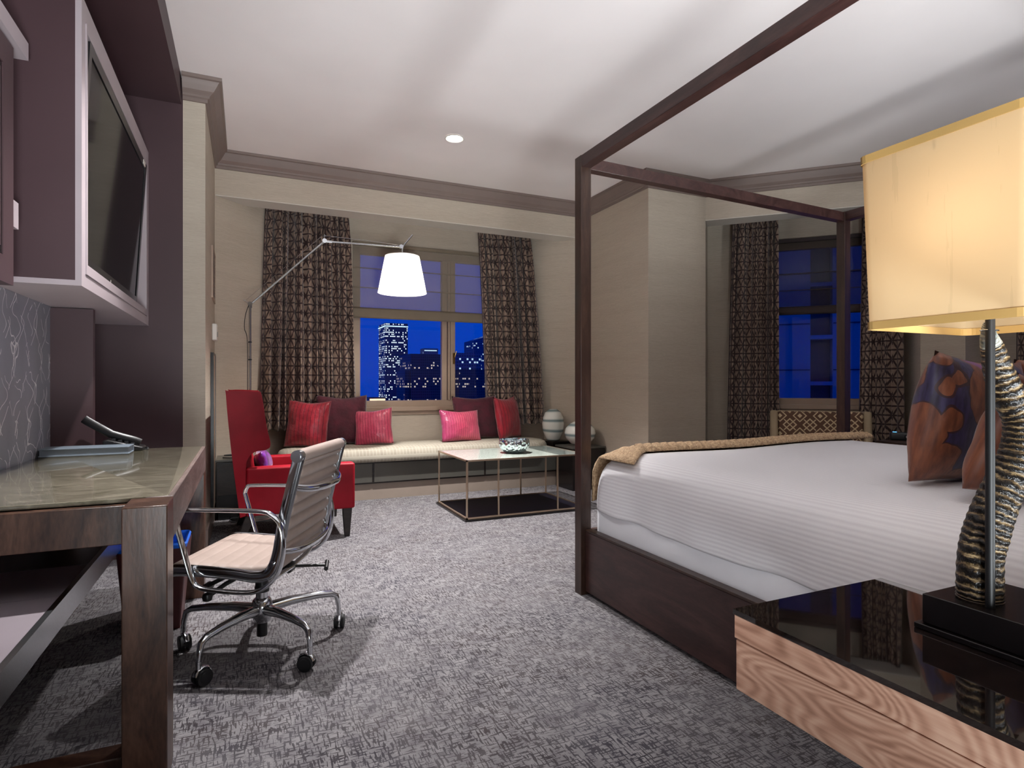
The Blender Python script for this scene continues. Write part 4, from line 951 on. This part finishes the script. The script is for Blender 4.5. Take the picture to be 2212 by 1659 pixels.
m.v = [cov(*p) for p in m.v]; m.f = [f[::-1] for f in m.f]
o = obj('coverlet', m, 'ribbed_coverlet', None, smooth=2, solid=.006); tag(o, 'white ribbed coverlet draped over the canopy bed', 'bedspread')
# knitted throw lying along the foot of the bed
m = MB(); N = 150; rings = []
for i in range(N+1):
    s = .085+(BW-.10)*i/N; cab = abs(math.sin(PI*i/4.0))**.6; e = min(1, i/14); e2 = min(1, (N-i)/2+.8)
    w0, w1 = .40-.16*e, .10
    hgt = (.014+.016*cab)*(.5+.5*e)*e2+.004*math.sin(i*.9)*(1-e)
    zt = .733+.004*math.sin(s*5); drop = -.03*(1-min(1, i/9))
    row = [(w0, zt), (w0-.01, zt+hgt*.7), (w0-.045, zt+hgt*1.35), (w0-.09, zt+hgt*1.1), (.19, zt+hgt), (.13, zt+hgt*.8), (w1, zt+hgt*.3), (.062, .700), (.040, .66), (.034, .56), (.030, .50), (.042, .50), (.046, .56), (.052, .655), (.075, .690), (w1+.01, zt-.004), (.16, zt-.002)]
    rings.append([bp(s, a, z_+drop) for a, z_ in row])
m.rings(rings, True, True)
o = obj('knit_throw', m, 'knit_throw', None, smooth=2); tag(o, 'tan cable-knit throw laid along the foot edge of the bed', 'throw')
# bed pillows
GB = 'leaf print pillows on the bed'
pillow('bed_pillow', 'large orange and indigo leaf-print pillow standing furthest left on the bed', .58, .45, .21, (2.34, 1.28, .733), (R(9), R(3), R(3)), 'leaf_satin', GB, seed=11, pinch=.025)
pillow('bed_pillow', 'smaller leaf-print pillow leaning back, half behind the horn lamp', .54, .36, .19, (2.17, 1.03, .733), (R(17), R(9), R(2)), 'leaf_satin', GB, seed=12, pinch=.025)
pillow('bed_pillow', 'leaf-print pillow at the right picture edge, behind the horn lamp', .56, .46, .17, (3.02, 1.33, .738), (R(9), R(-3), R(-3)), 'leaf_satin', GB, seed=13, pinch=.025)

# ------------------------------------------------------------------ nightstand and horn lamp
t = thing('nightstand', 'walnut wall-hung nightstand with a black glass top beside the bed', 'nightstand', (1.19, .65, 0))
obj('lower_body', MB().box(.952, 1.43, .30, .945, .430, .536), 'walnut', t, world=True, bevel=.0015)
obj('upper_body', MB().box(.950, 1.43, .30, .948, .539, .5885), 'walnut', t, world=True, bevel=.0015)
obj('glass_top', MB().box(.948, 1.432, .298, .950, .589, .600), 'black_glass', t, world=True)
obj('support', MB().box(1.36, 1.43, .31, .90, .0, .429), 'black_lacquer', t, world=True)
t = thing('table_lamp', 'bedside lamp with a twisted banded horn stem and cream rectangular shade', 'table lamp', (1.30, .6, .6))
obj('base', MB().box(1.213, 1.43, .40, .722, .6115, .668), 'black_lacquer', t, world=True, bevel=.002)
obj('base_plinth', MB().box(1.203, 1.431, .392, .732, .6002, .611), 'black_lacquer', t, world=True, bevel=.002)
hp = [((1.285,.659,.668),.0374),((1.285,.659,.69),.0375),((1.286,.658,.748),.0365),((1.295,.654,.791),.0374),((1.308,.648,.835),.0356),((1.326,.64,.879),.0338),((1.346,.631,.923),.0329),((1.358,.626,.967),.0311),((1.357,.626,1.011),.0294),((1.337,.635,1.055),.0276),((1.319,.643,1.099),.0249),((1.298,.643,1.143),.0196),((1.284,.642,1.165),.0151),((1.268,.638,1.186),.0085),((1.262,.636,1.195),.004)]
Pp = bez([a for a, _ in hp], 14); rr_ = []
nr = len(hp)-1
for i in range(len(Pp)):
    f = i/(len(Pp)-1)*nr; a = int(min(f, nr-1)); r0 = hp[a][1]+(hp[a+1][1]-hp[a][1])*(f-a)
    g = f/nr
    rr_.append(r0*(1+(.02*math.sin(g*2*PI*44) if g < .84 else 0)))
obj('horn', MB().tube(Pp, rr_, 26, uvlen=True), 'banded_horn', t, world=True, smooth=2)
obj('stem', MB().cyl((1.250, .624, .668), (1.254, .626, 1.36), .0075, 14), 'matte_black_metal', t, world=True, smooth=True)
obj('wire_tie', MB().tube([(1.262+.017*math.cos(2*PI*i/20), .631+.012*math.sin(2*PI*i/20), 1.180) for i in range(20)], .0015, 6, closed=True), 'chrome', t, world=True)
cx0, cy0 = 1.30, .645
def shade_ring(k, z, o=0): return [(x, y, z) for x, y in rrect(cx0-.17*k-o, cx0+.17*k+o, cy0-.137*k-o, cy0+.137*k+o, .02, 4)]
sh = MB().rings([shade_ring(1, 1.192), shade_ring(1.03, 1.36), shade_ring(1.06, 1.53)], True, False)
obj('lamp_shade', sh, 'cream_silk_shade', t, world=True, smooth=True)
for k0, z0_, k1, z1_ in ((1.0, 1.188, 1.002, 1.203), (1.057, 1.518, 1.06, 1.533)):
    b = MB().rings([shade_ring(k0, z0_, .0022), shade_ring(k1, z1_, .0022), shade_ring(k1, z1_, -.002), shade_ring(k0, z0_, -.002), shade_ring(k0, z0_, .0022)], True, False)
    obj('shade_trim', b, 'gold_braid', t, world=True)
obj('bulb', MB().lathe([(.008, 1.33), (.026, 1.35), (.031, 1.38), (.024, 1.41), (.006, 1.42)], (1.254, .626, 0), 18), 'bulb_warm', t, world=True, smooth=True)
obj('shade_spider', MB().tube([(cx0-.178, cy0, 1.50), (cx0+.178, cy0, 1.50)], .0018, 6).tube([(cx0, cy0-.142, 1.50), (cx0, cy0+.142, 1.50)], .0018, 6).cyl((1.254, .626, 1.42), (1.254, .630, 1.502), .003, 8), 'chrome', t, world=True)

# ------------------------------------------------------------------ far corner seat and table
t = thing('slipper_chair', 'armchair with tan lattice-pattern back and beige sides behind the bed', 'armchair', (4.56, 3.56, 0), R(225))
# local +x faces the camera
def sm(*a): return MB().rbox(*a)
obj('back_panel', sm(-.13, -.01, -.335, .335, .22, .835, .03, .025), 'lattice_fabric', t, smooth=True)
for s in (-1, 1):
    obj('side_panel', MB().prism_y([(-.16, .12), (-.17, .84), (-.01, .845), (.03, .56), (.42, .54), (.44, .12)], s*.365-.03, s*.365+.03), 'chair_linen', t, bevel=.02, seg=3)
obj('back_shell', sm(-.17, -.13, -.34, .34, .12, .84, .015, .012), 'chair_linen', t, smooth=True)
obj('seat_cushion', sm(-.01, .42, -.33, .33, .30, .44, .04, .03), 'lattice_fabric', t, smooth=True)
obj('seat_base', sm(-.13, .42, -.335, .335, .12, .30, .02, .01), 'chair_linen', t, smooth=True)
for x in (-.12, .38):
    for y in (-.33, .33): obj('leg', MB().cyl((x, y, 0), (x, y, .125), .015, 12, .022), 'dark_wood', t, smooth=True)
t = thing('side_table', 'small brown wooden table beyond the bed holding the clock radio', 'side table', (4.08, 2.5, 0))
obj('top', MB().box(3.86, 4.30, 2.16, 2.60, .672, .70), 'bed_wood', t, world=True, bevel=.003)
for x in (3.88, 4.25):
    for y in (2.18, 2.55): obj('leg', MB().box(x, x+.03, y, y+.03, 0, .672), 'bed_wood', t, world=True)
obj('lower_shelf', MB().box(3.89, 4.27, 2.19, 2.57, .25, .27), 'bed_wood', t, world=True)
t = thing('clock_radio', 'small black clock radio with a blue glow beyond the foot of the bed', 'clock radio', (4.06, 2.53, .70), R(215))
obj('body', MB().rbox(-.04, .04, -.085, .085, .0, .052, .015, .012), 'black_plastic', t, smooth=True)
obj('display', MB().box(.0395, .0415, -.0, .055, .014, .036), 'screen_black', t)
d = MB()
for i in range(3): d.box(.0412, .0422, .006+i*.016, .016+i*.016, .018, .032)
obj('digits', d, 'grey_plate', t)
obj('light_button', MB().lathe([(.012, 0), (.012, .004)], (.0, -.055, .05), 16), 'blue_display', t)

# ------------------------------------------------------------------ light
def spot(x, y, z, w, col=(1, .93, .84), size=115, blend=.6, rad=.035, aim=None):
    l = bpy.data.lights.new('ceiling_or_fill_spot', 'SPOT'); l.energy = w; l.color = col; l.spot_size = R(size); l.spot_blend = blend; l.shadow_soft_size = rad
    o = bpy.data.objects.new('ceiling_or_fill_spot', l); o.location = (x, y, z); COL.objects.link(o)
    if aim: o.rotation_euler = (Vector(aim)-Vector((x, y, z))).to_track_quat('-Z', 'Y').to_euler()
def point(x, y, z, w, col, rad):
    l = bpy.data.lights.new('lamp_light', 'POINT'); l.energy = w; l.color = col; l.shadow_soft_size = rad
    o = bpy.data.objects.new('lamp_light', l); o.location = (x, y, z); COL.objects.link(o)
spot(-.02, 2.67, 3.02, 480, (1, .98, .98), 74, 1)
spot(1.514, 4.455, 3.02, 1050, (1, .98, .97), 92, 1, aim=(1.3, 4.15, 0))
spot(-.35, .9, 1.4, 34, (1, .97, .98), 62, .8, rad=.12, aim=(1.7, 1.75, .62))       # added fill for the bed side, out of view; no lamp there
point(LC[0], LC[1], 2.00, 30, (1, .94, .86), .035)
point(1.254, .626, 1.37, .40, (1, .93, .89), .035)
def up(loc, aim, w, size=96):      # unseen fill spots added to brighten the ceiling, beside and behind the camera
    l = bpy.data.lights.new('bounce_fill', 'SPOT'); l.energy = w; l.color = (.90, .96, 1); l.spot_size = R(size); l.spot_blend = 1; l.shadow_soft_size = .35
    o = bpy.data.objects.new('bounce_fill', l); o.location = loc
    o.rotation_euler = (Vector(aim)-Vector(loc)).to_track_quat('-Z', 'Y').to_euler(); COL.objects.link(o)
up((.2, -1.2, .32), (.9, 2.6, 3.6), 700); up((2.8, -1.2, .32), (2.0, 2.6, 3.6), 700)

# world: deep blue dusk
w = bpy.data.worlds.new('World'); SC.world = w; w.use_nodes = True; nt = w.node_tree
bg = nt.nodes['Background']; tc = nt.nodes.new('ShaderNodeTexCoord'); sx = nt.nodes.new('ShaderNodeSeparateXYZ'); rp = nt.nodes.new('ShaderNodeValToRGB')
nt.links.new(tc.outputs['Generated'], sx.inputs[0]); nt.links.new(sx.outputs[2], rp.inputs[0]); nt.links.new(rp.outputs[0], bg.inputs[0])
rp.color_ramp.elements[0].position = 0; rp.color_ramp.elements[0].color = srgb(0, 58, 178)
rp.color_ramp.elements[1].position = .5; rp.color_ramp.elements[1].color = srgb(4, 72, 205)
bg.inputs[1].default_value = 1.0

cam = bpy.data.cameras.new('camera'); co = bpy.data.objects.new('camera', cam); COL.objects.link(co)
cam.sensor_width = 36; cam.sensor_fit = 'HORIZONTAL'; cam.lens = 36*1270/2212; cam.clip_start = .02; cam.clip_end = 1000
co.location = (0, 0, 1.08); co.rotation_euler = (R(90), 0, R(-24.35)); SC.camera = co
SC.view_settings.view_transform = 'Standard'; SC.view_settings.look = 'None'; SC.view_settings.gamma = 1; SC.view_settings.exposure = 0
SC.view_settings.use_curve_mapping = False
